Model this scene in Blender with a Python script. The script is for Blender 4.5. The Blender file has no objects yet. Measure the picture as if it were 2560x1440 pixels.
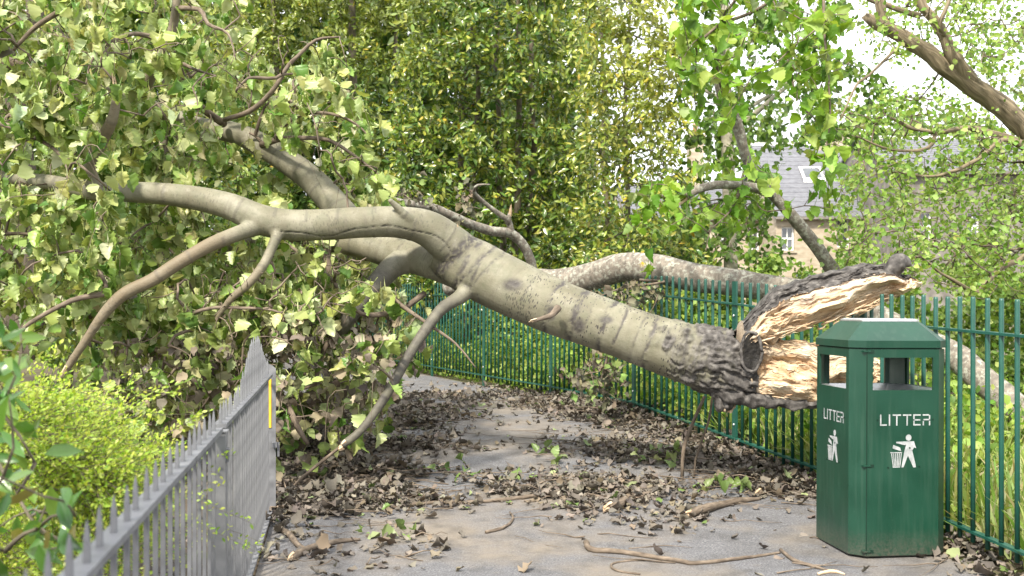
import bpy, math, numpy as np
from mathutils import Matrix, Vector

# ------------------------------------------------------------------ camera, sky, sun, exposure
SC = bpy.context.scene
F, H, HOR = 2600.0, 1.4, 750.0          # focal length in photo pixels, eye height, horizon row
cd = bpy.data.cameras.new('camera'); cam = bpy.data.objects.new('camera', cd)
SC.collection.objects.link(cam); SC.camera = cam
cam.location = (0, 0, H); cam.rotation_euler = (math.radians(90), 0, 0)
cd.sensor_width = 36.0; cd.lens = 36.0 * F / 2560.0
cd.shift_y = (HOR - 720.0) / 2560.0
cd.clip_start = 0.05; cd.clip_end = 2000
cd.dof.use_dof = True; cd.dof.focus_distance = 7.0; cd.dof.aperture_fstop = 3.8

SUN_EL, SUN_AZ = math.radians(47), math.radians(203)   # azimuth measured clockwise from +Y: behind the camera, a little left
sun_dir = Vector((math.sin(SUN_AZ) * math.cos(SUN_EL), math.cos(SUN_AZ) * math.cos(SUN_EL), math.sin(SUN_EL)))
world = bpy.data.worlds.new('World'); SC.world = world; world.use_nodes = True
wn = world.node_tree.nodes; wl = world.node_tree.links
sky = wn.new('ShaderNodeTexSky'); sky.sky_type = 'NISHITA'; sky.sun_disc = False
sky.sun_elevation = SUN_EL; sky.sun_rotation = SUN_AZ
sky.dust_density = 4.0; sky.air_density = 1.0; sky.ozone_density = 1.0
bg = wn['Background']; bg.inputs['Strength'].default_value = 0.15
tcw = wn.new('ShaderNodeTexCoord'); cn = wn.new('ShaderNodeTexNoise'); cn.inputs['Scale'].default_value = 2.2; cn.inputs['Detail'].default_value = 6
wl.new(tcw.outputs['Generated'], cn.inputs['Vector'])
cr = wn.new('ShaderNodeValToRGB'); cr.color_ramp.elements[0].position = 0.25; cr.color_ramp.elements[0].color = (0.72, 0.72, 0.72, 1); cr.color_ramp.elements[1].position = 0.6; cr.color_ramp.elements[1].color = (1, 1, 1, 1)
wl.new(cn.outputs['Fac'], cr.inputs['Fac'])
cm = wn.new('ShaderNodeMix'); cm.data_type = 'RGBA'; cm.inputs[7].default_value = (8.4, 8.5, 8.7, 1)      # bright thin cloud
wl.new(cr.outputs['Color'], cm.inputs[0]); wl.new(sky.outputs['Color'], cm.inputs[6]); wl.new(cm.outputs[2], bg.inputs['Color'])
sl = bpy.data.lights.new('sun', 'SUN'); sl.energy = 4.3; sl.angle = math.radians(6); sl.color = (1.0, 0.92, 0.78)
so = bpy.data.objects.new('sun', sl); SC.collection.objects.link(so)
so.rotation_euler = sun_dir.to_track_quat('Z', 'Y').to_euler(); so.location = (-5, -15, 20)
SC.view_settings.view_transform = 'Standard'; SC.view_settings.look = 'None'
SC.view_settings.exposure = 1.0; SC.view_settings.gamma = 1.0
SC.render.engine = 'CYCLES'
SC.cycles.max_bounces = 6; SC.cycles.diffuse_bounces = 3; SC.cycles.glossy_bounces = 2
SC.cycles.transmission_bounces = 3; SC.cycles.transparent_max_bounces = 4
SC.cycles.caustics_reflective = False; SC.cycles.caustics_refractive = False

rng = np.random.default_rng(11)
UP = np.array([0, 0, 1.0])
SD = np.array(sun_dir)

# ------------------------------------------------------------------ helpers
def W(px, py, d):
    return np.array([(px - 1280.0) / F * d, d, H + (HOR - py) / F * d])
def WR(px, py, d, w):
    return np.append(W(px, py, d), 0.5 * w * d / F)
def pix(p):
    return 1280 + p[..., 0] / p[..., 1] * F, HOR - (p[..., 2] - H) / p[..., 1] * F
def curve(pts):
    return np.array([WR(*p) for p in pts])

def smooth01(t):
    t = np.clip(t, 0, 1); return t * t * (3 - 2 * t)
def _h(ix, iy, iz):
    h = (ix.astype(np.uint32) * np.uint32(374761393) + iy.astype(np.uint32) * np.uint32(668265263)
         + iz.astype(np.uint32) * np.uint32(2246822519))
    h = (h ^ (h >> np.uint32(13))) * np.uint32(1274126177)
    h = h ^ (h >> np.uint32(16))
    return h.astype(np.float64) / 4294967295.0 * 2 - 1
def vnoise(p):
    p = np.asarray(p, float); i = np.floor(p).astype(np.int64); f = p - i; f = f * f * (3 - 2 * f)
    r = 0
    for dx in (0, 1):
        for dy in (0, 1):
            for dz in (0, 1):
                w = (f[:, 0] if dx else 1 - f[:, 0]) * (f[:, 1] if dy else 1 - f[:, 1]) * (f[:, 2] if dz else 1 - f[:, 2])
                r = r + w * _h(i[:, 0] + dx, i[:, 1] + dy, i[:, 2] + dz)
    return r
def fbm(p, o=3):
    p = np.asarray(p, float); r = 0; a = 0.5
    for k in range(o):
        r = r + a * vnoise(p * (2 ** k) + 17.3 * k); a *= 0.5
    return r
def norm(v):
    return v / np.maximum(np.linalg.norm(v, axis=-1, keepdims=True), 1e-9)

def gz(x, y):
    x = np.asarray(x, float); y = np.asarray(y, float)
    return 0.26 * smooth01((y - 5.6) / 5.0)

def mesh_np(name, V, quads=None, tris=None, attrs=None, smooth=False, matidx=None):
    me = bpy.data.meshes.new(name)
    V = np.ascontiguousarray(V, np.float32)
    me.vertices.add(len(V)); me.vertices.foreach_set('co', V.ravel())
    loops, starts, n = [], [], 0
    if quads is not None and len(quads):
        q = np.asarray(quads, np.int32); loops.append(q.ravel()); starts.append(np.arange(len(q)) * 4); n = len(q) * 4
    if tris is not None and len(tris):
        t = np.asarray(tris, np.int32); loops.append(t.ravel()); starts.append(n + np.arange(len(t)) * 3)
    L = np.concatenate(loops).astype(np.int32); S = np.concatenate(starts).astype(np.int32)
    me.loops.add(len(L)); me.loops.foreach_set('vertex_index', L)
    me.polygons.add(len(S)); me.polygons.foreach_set('loop_start', S)
    me.polygons.foreach_set('use_smooth', np.full(len(S), bool(smooth)))
    if matidx is not None:
        me.polygons.foreach_set('material_index', np.asarray(matidx, np.int32))
    for k, (typ, arr) in (attrs or {}).items():
        a = me.attributes.new(k, typ, 'POINT')
        a.data.foreach_set({'FLOAT_COLOR': 'color', 'FLOAT_VECTOR': 'vector', 'FLOAT': 'value'}[typ],
                           np.ascontiguousarray(arr, np.float32).ravel())
    me.update(calc_edges=True)
    return me

def link(name, me, mat=None, parent=None, label=None, cat=None, group=None, kind=None, local=False):
    o = bpy.data.objects.new(name, me); SC.collection.objects.link(o)
    if mat is not None and me is not None and not len(me.materials):
        for m in (mat if isinstance(mat, (list, tuple)) else [mat]): me.materials.append(m)
    if parent is not None:
        o.parent = parent
        if parent.type == 'EMPTY' and not local:
            o.matrix_parent_inverse = Matrix.Translation(-Vector(parent.location))
    tag(o, label, cat, group, kind)
    return o
def tag(o, label=None, cat=None, group=None, kind=None):
    for k, v in (('label', label), ('category', cat), ('group', group), ('kind', kind)):
        if v: o[k] = v
    return o
def thing(name, base, label, cat, group=None, rz=0.0):
    o = bpy.data.objects.new(name, None); SC.collection.objects.link(o)
    o.empty_display_size = 0.2
    o.location = tuple(float(c) for c in base); o.rotation_euler = (0, 0, rz)
    return tag(o, label, cat, group)

class MB:                                    # collects boxes / prisms / tubes into one mesh
    def __init__(s): s.V, s.Q, s.T, s.n = [], [], [], 0
    def add(s, V, Q=None, T=None):
        V = np.asarray(V, float)
        if Q is not None and len(Q): s.Q.append(np.asarray(Q, int) + s.n)
        if T is not None and len(T): s.T.append(np.asarray(T, int) + s.n)
        s.V.append(V); s.n += len(V); return s
    def box(s, x0, x1, y0, y1, z0, z1, M=None):
        V = np.array([[x, y, z] for z in (z0, z1) for y in (y0, y1) for x in (x0, x1)], float)
        if M is not None: V = V @ M[:3, :3].T + M[:3, 3]
        return s.add(V, [[0, 2, 3, 1], [4, 5, 7, 6], [0, 1, 5, 4], [2, 6, 7, 3], [0, 4, 6, 2], [1, 3, 7, 5]])
    def prism(s, poly, y0, y1, frame=lambda x, y, z: (x, y, z)):   # poly in x,z, extruded along y (convex or fan-able)
        n = len(poly); V = [frame(x, y0, z) for x, z in poly] + [frame(x, y1, z) for x, z in poly]
        T = [[0, k, k + 1] for k in range(1, n - 1)] + [[n, n + k + 1, n + k] for k in range(1, n - 1)]
        Q = [[(k + 1) % n, k, n + k, n + (k + 1) % n] for k in range(n)]
        return s.add(V, Q, T)
    def mesh(s, name, **kw):
        return mesh_np(name, np.concatenate(s.V), np.concatenate(s.Q) if s.Q else None, np.concatenate(s.T) if s.T else None, **kw)
    def build(s, name, mat, parent=None, **kw):
        return link(name, s.mesh(name), mat, parent, **kw)

def resample(C, step):
    C = np.asarray(C, float)
    P = np.vstack([2 * C[0] - C[1], C, 2 * C[-1] - C[-2]]); out = []
    for k in range(1, len(P) - 2):
        n = max(2, int(np.linalg.norm(P[k + 1, :3] - P[k, :3]) / step))
        t = np.linspace(0, 1, n, endpoint=False)[:, None]
        a, b, c, d = P[k - 1], P[k], P[k + 1], P[k + 2]
        out.append(0.5 * (2 * b + (c - a) * t + (2 * a - 5 * b + 4 * c - d) * t ** 2 + (3 * b - a - 3 * c + d) * t ** 3))
    out.append(C[-1:])
    R = np.concatenate(out); R[:, 3] = np.maximum(R[:, 3], 0.0006)
    return R
def frames(P):
    T = norm(np.gradient(P, axis=0)); n = len(P)
    N = np.zeros((n, 3)); ref = np.array([0, -1.0, 0]) if abs(T[0, 1]) < 0.9 else UP
    v = ref - T[0] * ref.dot(T[0]); N[0] = v / np.linalg.norm(v)
    for k in range(1, n):
        v = N[k - 1] - T[k] * N[k - 1].dot(T[k]); N[k] = v / max(np.linalg.norm(v), 1e-9)
    return T, N, np.cross(T, N)
def tube(C, sides=8, cap=True):
    P, r = C[:, :3], C[:, 3]; T, N, B = frames(P); n = len(P)
    th = np.linspace(0, 2 * np.pi, sides, endpoint=False)
    ring = np.cos(th)[None, :, None] * N[:, None] + np.sin(th)[None, :, None] * B[:, None]
    V = (P[:, None] + ring * r[:, None, None]).reshape(-1, 3)
    i = np.arange(n - 1)[:, None] * sides; j = np.arange(sides)[None]; j2 = (j + 1) % sides
    Q = np.stack([i + j, i + j2, i + sides + j2, i + sides + j], -1).reshape(-1, 4)
    Tr = []
    if cap:
        V = np.vstack([V, P[:1], P[-1:]]); a, b = n * sides, n * sides + 1
        for k in range(sides):
            Tr.append([a, (k + 1) % sides, k]); Tr.append([b, (n - 1) * sides + k, (n - 1) * sides + (k + 1) % sides])
    s = np.concatenate([[0], np.cumsum(np.linalg.norm(np.diff(P, axis=0), axis=1))])
    bc = np.stack([np.repeat(s, sides), (th[None] * r[:, None]).ravel(), np.zeros(n * sides)], -1)
    if cap: bc = np.vstack([bc, [[s[0], 0, 0], [s[-1], 0, 0]]])
    return V, Q, np.array(Tr, int).reshape(-1, 3), bc
def tubes_mesh(name, curves, sides, smooth=True, rough=0.0):
    V, Q, T, B, n = [], [], [], [], 0
    for k, C in enumerate(curves):
        sd = sides if np.isscalar(sides) else sides[k]
        v, q, t, b = tube(C, sd)
        V.append(v); Q.append(q + n); B.append(b + [0, 0, k * 3.7]); n += len(v)
        if len(t): T.append(t + n - len(v))
    V = np.concatenate(V)
    return mesh_np(name, V, np.concatenate(Q), np.concatenate(T) if T else None, {'bc': ('FLOAT_VECTOR', np.concatenate(B))}, smooth)

# ------------------------------------------------------------------ materials
def newmat(name):
    m = bpy.data.materials.new(name); m.use_nodes = True
    return m, m.node_tree.nodes, m.node_tree.links, m.node_tree.nodes['Principled BSDF']
def N(nodes, typ, **kw):
    n = nodes.new('ShaderNode' + typ)
    for k, v in kw.items():
        if k in n.inputs: n.inputs[k].default_value = v
        else: setattr(n, k, v)
    return n
def ramp(nodes, links, src, stops):
    r = nodes.new('ShaderNodeValToRGB'); e = r.color_ramp.elements
    while len(e) < len(stops): e.new(0.5)
    for el, (p, c) in zip(e, stops):
        el.position = p; el.color = (*c, 1) if len(c) == 3 else c
    links.new(src, r.inputs['Fac']); return r.outputs['Color']
def mixc(nodes, links, fac, a, b, mode='MIX'):
    m = nodes.new('ShaderNodeMix'); m.data_type = 'RGBA'; m.blend_type = mode
    for sock, v in ((m.inputs[0], fac), (m.inputs[6], a), (m.inputs[7], b)):
        if hasattr(v, 'links'): links.new(v, sock)
        else: sock.default_value = v if np.isscalar(v) else ((*v, 1) if len(v) == 3 else v)
    return m.outputs[2]
def noise_mat(name, stops, scale=8, rough=0.8, detail=6, bump=0.0, bscale=60, coord='Object', spec=0.3, metallic=0.0, stretch=None, bdist=0.01):
    m, n, l, b = newmat(name)
    tc = N(n, 'TexCoord'); src = tc.outputs[coord]
    if coord == 'bc':
        pass
    if stretch:
        mp = N(n, 'Mapping'); mp.inputs['Scale'].default_value = stretch; l.new(src, mp.inputs['Vector']); src = mp.outputs[0]
    t = N(n, 'TexNoise', Scale=scale, Detail=detail); l.new(src, t.inputs['Vector'])
    l.new(ramp(n, l, t.outputs['Fac'], stops), b.inputs['Base Color'])
    b.inputs['Roughness'].default_value = rough; b.inputs['Specular IOR Level'].default_value = spec
    b.inputs['Metallic'].default_value = metallic
    if bump:
        t2 = N(n, 'TexNoise', Scale=bscale, Detail=4); l.new(src, t2.inputs['Vector'])
        bp = N(n, 'Bump', Strength=bump, Distance=bdist); l.new(t2.outputs['Fac'], bp.inputs['Height']); l.new(bp.outputs[0], b.inputs['Normal'])
    return m
def leaf_mat(name, rough=0.45, trans=0.35, spec=0.4, tint=(1.15, 1.15, 0.6)):
    m, n, l, b = newmat(name)
    a = N(n, 'Attribute', attribute_name='col')
    l.new(a.outputs['Color'], b.inputs['Base Color'])
    b.inputs['Roughness'].default_value = rough; b.inputs['Specular IOR Level'].default_value = spec
    tr = N(n, 'BsdfTranslucent'); l.new(mixc(n, l, 1.0, a.outputs['Color'], tint, 'MULTIPLY'), tr.inputs['Color'])
    mx = N(n, 'MixShader', Fac=trans); l.new(b.outputs[0], mx.inputs[1]); l.new(tr.outputs[0], mx.inputs[2])
    l.new(mx.outputs[0], n['Material Output'].inputs['Surface'])
    return m

def bark_poplar():
    m, n, l, b = newmat('poplar_bark')
    bc = N(n, 'Attribute', attribute_name='bc'); dk = N(n, 'Attribute', attribute_name='dark'); ro = N(n, 'Attribute', attribute_name='rough')
    tc = N(n, 'TexCoord')
    t = N(n, 'TexNoise', Scale=5.0, Detail=6); l.new(tc.outputs['Object'], t.inputs['Vector'])
    base = ramp(n, l, t.outputs['Fac'], [(0.3, (0.125, 0.116, 0.079)), (0.5, (0.178, 0.167, 0.119)), (0.68, (0.23, 0.22, 0.168))])
    # grey-white bloom streaks
    mp0 = N(n, 'Mapping'); mp0.inputs['Scale'].default_value = (34, 5, 5); l.new(bc.outputs['Vector'], mp0.inputs['Vector'])
    t0 = N(n, 'TexNoise', Scale=1.0, Detail=4); l.new(mp0.outputs[0], t0.inputs['Vector'])
    base = mixc(n, l, ramp(n, l, t0.outputs['Fac'], [(0.5, (0, 0, 0)), (0.7, (0.5, 0.5, 0.5))]), base, (0.13, 0.118, 0.09))
    # lenticels: short dark dashes around the stem
    mp = N(n, 'Mapping'); mp.inputs['Scale'].default_value = (75, 26, 1); l.new(bc.outputs['Vector'], mp.inputs['Vector'])
    v = N(n, 'TexVoronoi', Scale=1.0); l.new(mp.outputs[0], v.inputs['Vector'])
    t2 = N(n, 'TexNoise', Scale=3.5, Detail=3); l.new(tc.outputs['Object'], t2.inputs['Vector'])
    thr = N(n, 'MapRange'); l.new(t2.outputs['Fac'], thr.inputs['Value'])
    for k, val in (('From Min', .33), ('From Max', .65), ('To Min', .0), ('To Max', .36)): thr.inputs[k].default_value = val
    lt = N(n, 'Math', operation='LESS_THAN'); l.new(v.outputs['Distance'], lt.inputs[0]); l.new(thr.outputs[0], lt.inputs[1])
    ta = N(n, 'TexNoise', Scale=11, Detail=8, Roughness=.72); l.new(tc.outputs['Object'], ta.inputs['Vector'])
    base = mixc(n, l, ramp(n, l, ta.outputs['Fac'], [(0.46, (0, 0, 0)), (0.66, (.7, .7, .7))]), base, (0.125, 0.128, 0.085))
    base = mixc(n, l, ramp(n, l, ta.outputs['Fac'], [(0.30, (.6, .6, .6)), (0.42, (0, 0, 0))]), base, (0.28, 0.265, 0.215))
    wm = N(n, 'Attribute', attribute_name='warm'); base = mixc(n, l, wm.outputs['Fac'], base, (0.165, 0.115, 0.072))
    dens = N(n, 'Attribute', attribute_name='lent')
    lm = N(n, 'Math', operation='MULTIPLY'); l.new(lt.outputs[0], lm.inputs[0]); l.new(dens.outputs['Fac'], lm.inputs[1])
    c1 = mixc(n, l, lm.outputs[0], base, (0.045, 0.04, 0.038))
    c2 = mixc(n, l, dk.outputs['Fac'], c1, (0.062, 0.056, 0.053))
    t3 = N(n, 'TexNoise', Scale=26, Detail=6); l.new(tc.outputs['Object'], t3.inputs['Vector'])
    rb = ramp(n, l, t3.outputs['Fac'], [(0.3, (0.022, 0.020, 0.019)), (0.52, (0.07, 0.064, 0.061)), (0.72, (0.16, 0.15, 0.14))])
    c3 = mixc(n, l, ro.outputs['Fac'], c2, rb)
    l.new(c3, b.inputs['Base Color']); b.inputs['Roughness'].default_value = 0.62; b.inputs['Specular IOR Level'].default_value = 0.3
    t4 = N(n, 'TexNoise', Scale=90, Detail=5); l.new(tc.outputs['Object'], t4.inputs['Vector'])
    bp = N(n, 'Bump', Strength=0.35, Distance=0.006); l.new(t4.outputs['Fac'], bp.inputs['Height']); l.new(bp.outputs[0], b.inputs['Normal'])
    return m
def bark_generic(name, stops, lichen=None, yellow=None, sc=(6, 30, 1), bump=0.6):
    m, n, l, b = newmat(name)
    bc = N(n, 'Attribute', attribute_name='bc'); tc = N(n, 'TexCoord')
    mp = N(n, 'Mapping'); mp.inputs['Scale'].default_value = sc; l.new(bc.outputs['Vector'], mp.inputs['Vector'])
    t = N(n, 'TexNoise', Scale=1.0, Detail=6); l.new(mp.outputs[0], t.inputs['Vector'])
    c = ramp(n, l, t.outputs['Fac'], stops)
    if lichen:
        t2 = N(n, 'TexNoise', Scale=22, Detail=7, Roughness=0.7); l.new(tc.outputs['Object'], t2.inputs['Vector'])
        c = mixc(n, l, ramp(n, l, t2.outputs['Fac'], [(0.5, (0, 0, 0)), (0.6, (1, 1, 1))]), c, lichen)
    if yellow:
        t3 = N(n, 'TexNoise', Scale=4.5, Detail=8, Roughness=0.7); l.new(tc.outputs['Object'], t3.inputs['Vector'])
        c = mixc(n, l, ramp(n, l, t3.outputs['Fac'], [(0.63, (0, 0, 0)), (0.68, (1, 1, 1))]), c, yellow)
    l.new(c, b.inputs['Base Color']); b.inputs['Roughness'].default_value = 0.85; b.inputs['Specular IOR Level'].default_value = 0.2
    bp = N(n, 'Bump', Strength=bump, Distance=0.01); l.new(t.outputs['Fac'], bp.inputs['Height']); l.new(bp.outputs[0], b.inputs['Normal'])
    return m
def torn_wood():
    m, n, l, b = newmat('torn_wood')
    bc = N(n, 'Attribute', attribute_name='bc')
    mp = N(n, 'Mapping'); mp.inputs['Scale'].default_value = (5.0, 42, 42); l.new(bc.outputs['Vector'], mp.inputs['Vector'])
    t = N(n, 'TexNoise', Scale=1.0, Detail=7, Roughness=0.65); l.new(mp.outputs[0], t.inputs['Vector'])
    c = ramp(n, l, t.outputs['Fac'], [(0.25, (0.30, 0.18, 0.095)), (0.38, (0.48, 0.34, 0.21)), (0.50, (0.58, 0.46, 0.32)), (0.70, (0.66, 0.58, 0.46))])
    mp2 = N(n, 'Mapping'); mp2.inputs['Scale'].default_value = (4, 9, 9); l.new(bc.outputs['Vector'], mp2.inputs['Vector'])
    t2 = N(n, 'TexNoise', Scale=1.0, Detail=5); l.new(mp2.outputs[0], t2.inputs['Vector'])
    mp3 = N(n, 'Mapping'); mp3.inputs['Scale'].default_value = (5, 12, 12); l.new(bc.outputs['Vector'], mp3.inputs['Vector'])
    t5 = N(n, 'TexNoise', Scale=1.0, Detail=6, Roughness=.6, Distortion=.8); l.new(mp3.outputs[0], t5.inputs['Vector'])
    c = mixc(n, l, ramp(n, l, t5.outputs['Fac'], [(0.48, (0, 0, 0)), (0.66, (.85, .85, .85))]), c, (0.34, 0.19, 0.095))
    gr = N(n, 'Attribute', attribute_name='grey')
    mm = N(n, 'Math', operation='MULTIPLY'); l.new(gr.outputs['Fac'], mm.inputs[0])
    l.new(ramp(n, l, t2.outputs['Fac'], [(0.35, (0, 0, 0)), (0.6, (1, 1, 1))]), mm.inputs[1])
    c2 = ramp(n, l, t.outputs['Fac'], [(0.3, (0.13, 0.105, 0.09)), (0.5, (0.36, 0.31, 0.27)), (0.7, (0.62, 0.57, 0.50))])
    l.new(mixc(n, l, mm.outputs[0], c, c2), b.inputs['Base Color'])
    b.inputs['Roughness'].default_value = 0.75; b.inputs['Specular IOR Level'].default_value = 0.2
    bp = N(n, 'Bump', Strength=0.6, Distance=0.008); l.new(t.outputs['Fac'], bp.inputs['Height']); l.new(bp.outputs[0], b.inputs['Normal'])
    return m
def asphalt():
    m, n, l, b = newmat('asphalt')
    tc = N(n, 'TexCoord'); P = tc.outputs['Object']
    t = N(n, 'TexNoise', Scale=95, Detail=8, Roughness=0.75); l.new(P, t.inputs['Vector'])
    c = ramp(n, l, t.outputs['Fac'], [(0.33, (0.04, 0.04, 0.044)), (0.47, (0.135, 0.135, 0.145)), (0.57, (0.20, 0.20, 0.212)), (0.68, (0.36, 0.355, 0.355))])
    v = N(n, 'TexVoronoi', Scale=34); l.new(P, v.inputs['Vector'])
    st = ramp(n, l, v.outputs['Distance'], [(0.10, (1, 1, 1)), (0.17, (0, 0, 0))])
    v2 = N(n, 'TexNoise', Scale=30, Detail=2); l.new(P, v2.inputs['Vector'])
    stm = N(n, 'Math', operation='MULTIPLY'); l.new(st, stm.inputs[0]); l.new(ramp(n, l, v2.outputs['Fac'], [(0.52, (0, 0, 0)), (0.6, (1, 1, 1))]), stm.inputs[1])
    c = mixc(n, l, stm.outputs[0], c, (0.33, 0.32, 0.31))
    t2 = N(n, 'TexNoise', Scale=1.1, Detail=6, Roughness=0.6); l.new(P, t2.inputs['Vector'])
    c = mixc(n, l, ramp(n, l, t2.outputs['Fac'], [(0.44, (0, 0, 0)), (0.62, (0.8, 0.8, 0.8))]), c, (0.235, 0.20, 0.16))
    t3 = N(n, 'TexNoise', Scale=5, Detail=6, Roughness=0.7); l.new(P, t3.inputs['Vector'])
    c = mixc(n, l, ramp(n, l, t3.outputs['Fac'], [(0.35, (0.5, 0.5, 0.5)), (0.55, (0, 0, 0))]), c, (0.07, 0.066, 0.064))
    l.new(c, b.inputs['Base Color']); b.inputs['Roughness'].default_value = 0.85; b.inputs['Specular IOR Level'].default_value = 0.3
    bp = N(n, 'Bump', Strength=1.0, Distance=0.010); l.new(t.outputs['Fac'], bp.inputs['Height']); l.new(bp.outputs[0], b.inputs['Normal'])
    return m

M_POP = bark_poplar()
M_TWIG = bark_generic('twig_bark', [(0.3, (0.07, 0.054, 0.043)), (0.5, (0.145, 0.115, 0.088)), (0.7, (0.23, 0.185, 0.145))], sc=(14, 30, 1), bump=0.3)
M_GREYBARK = bark_generic('lichen_bark', [(0.3, (0.10, 0.09, 0.078)), (0.5, (0.165, 0.145, 0.123)), (0.7, (0.25, 0.22, 0.185))], (0.32, 0.32, 0.275), (0.36, 0.25, 0.02), sc=(30, 12, 1), bump=0.4)
M_BROWN = bark_generic('brown_bark', [(0.3, (0.08, 0.064, 0.042)), (0.5, (0.18, 0.145, 0.098)), (0.7, (0.30, 0.25, 0.17))], None, None, sc=(4, 40, 1), bump=1.0)
M_STEM = bark_generic('stem_bark', [(0.3, (0.07, 0.06, 0.045)), (0.6, (0.18, 0.155, 0.11))], None, None, sc=(10, 20, 1), bump=0.4)
M_PALE = bark_generic('pale_bark', [(0.3, (0.26, 0.24, 0.19)), (0.6, (0.40, 0.37, 0.30))], None, None, sc=(20, 5, 1), bump=0.2)
M_DARKBARK = bark_generic('dark_bark', [(0.3, (0.045, 0.038, 0.032)), (0.6, (0.14, 0.115, 0.09))], None, None, sc=(5, 40, 1), bump=1.0)
M_WOOD = torn_wood()
M_ASPH = asphalt()
M_SOIL = noise_mat('soil', [(0.3, (0.05, 0.038, 0.028)), (0.5, (0.10, 0.08, 0.055)), (0.66, (0.09, 0.11, 0.035)), (0.8, (0.16, 0.13, 0.09))], 3, 0.95, 8, 0.8, 60)
M_BIN_PLAIN = noise_mat('green_paint', [(0.3, (0.0045, 0.044, 0.027)), (0.6, (0.006, 0.054, 0.034)), (0.8, (0.012, 0.062, 0.042))], 3.5, 0.36, 8, 0.05, 220, spec=0.5)
def worn_paint(name, c0, c1, dirt):
    m, n, l, b = newmat(name); tc = N(n, 'TexCoord'); P = tc.outputs['Object']
    t = N(n, 'TexNoise', Scale=4, Detail=6); l.new(P, t.inputs['Vector']); c = ramp(n, l, t.outputs['Fac'], [(0.35, c0), (0.65, c1)])
    mp = N(n, 'Mapping'); mp.inputs['Scale'].default_value = (38, 38, 2.2); l.new(P, mp.inputs['Vector'])
    t2 = N(n, 'TexNoise', Scale=1, Detail=5); l.new(mp.outputs[0], t2.inputs['Vector'])
    c = mixc(n, l, ramp(n, l, t2.outputs['Fac'], [(0.5, (0, 0, 0)), (0.8, (.35, .35, .35))]), c, dirt)
    t3 = N(n, 'TexNoise', Scale=70, Detail=6, Roughness=.7); l.new(P, t3.inputs['Vector'])
    c = mixc(n, l, ramp(n, l, t3.outputs['Fac'], [(0.62, (0, 0, 0)), (0.74, (.5, .5, .5))]), c, dirt)
    sx = N(n, 'SeparateXYZ'); l.new(P, sx.inputs[0]); mr = N(n, 'MapRange'); l.new(sx.outputs['Z'], mr.inputs['Value'])
    for k, v in (('From Min', .16), ('From Max', .01), ('To Min', 0), ('To Max', .8)): mr.inputs[k].default_value = v
    mu = N(n, 'Math', operation='MULTIPLY'); l.new(mr.outputs[0], mu.inputs[0]); l.new(ramp(n, l, t3.outputs['Fac'], [(0.35, (0, 0, 0)), (0.65, (1, 1, 1))]), mu.inputs[1])
    c = mixc(n, l, mu.outputs[0], c, (.09, .08, .065))
    l.new(c, b.inputs['Base Color']); l.new(ramp(n, l, t.outputs['Fac'], [(0.3, (.30, .30, .30)), (0.7, (.46, .46, .46))]), b.inputs['Roughness'])
    t4 = N(n, 'TexNoise', Scale=3, Detail=3); l.new(P, t4.inputs['Vector']); bp = N(n, 'Bump', Strength=0.12, Distance=0.02); l.new(t4.outputs['Fac'], bp.inputs['Height']); l.new(bp.outputs[0], b.inputs['Normal'])
    return m
M_BIN = worn_paint('green_paint', (0.0035, 0.035, 0.020), (0.005, 0.045, 0.026), (0.045, 0.085, 0.062))
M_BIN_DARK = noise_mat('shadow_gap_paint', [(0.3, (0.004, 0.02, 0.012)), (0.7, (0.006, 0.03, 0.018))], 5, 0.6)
M_RAIL = noise_mat('railing_green_paint', [(0.3, (0.008, 0.058, 0.042)), (0.55, (0.011, 0.076, 0.056)), (0.75, (0.03, 0.095, 0.075))], 9, 0.42, 8, 0.08, 150, spec=0.5)
M_GREY = noise_mat('grey_paint', [(0.3, (0.095, 0.098, 0.108)), (0.5, (0.14, 0.144, 0.158)), (0.72, (0.19, 0.194, 0.208))], 14, 0.5, 8, 0.25, 160, spec=0.4, bdist=0.003)
M_STEEL = noise_mat('brushed_steel', [(0.3, (0.55, 0.56, 0.60)), (0.7, (0.7, 0.7, 0.73))], 20, 0.35, metallic=0.8)
M_WHITE = noise_mat('white_print', [(0.35, (0.26, 0.28, 0.29)), (0.7, (0.42, 0.43, 0.45))], 30, 0.5)
M_YEL = noise_mat('yellow_sticker', [(0.3, (0.62, 0.36, 0.02)), (0.7, (0.75, 0.50, 0.06))], 30, 0.5)
M_BLACK = noise_mat('charred_heartwood', [(0.35, (0.008, 0.007, 0.007)), (0.66, (0.02, 0.018, 0.016)), (0.8, (0.07, 0.05, 0.03))], 30, 0.6, bump=0.8, bscale=40, stretch=(1, 4, 1))
M_LEAF = leaf_mat('poplar_leaf', 0.4, 0.30)
M_HOLLY = leaf_mat('glossy_leaf', 0.27, 0.28, 0.6)
M_FRESH = leaf_mat('fresh_leaf', 0.5, 0.42)
M_DEAD = leaf_mat('dead_leaf', 0.75, 0.10, 0.2, (1, 0.9, 0.7))

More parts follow.
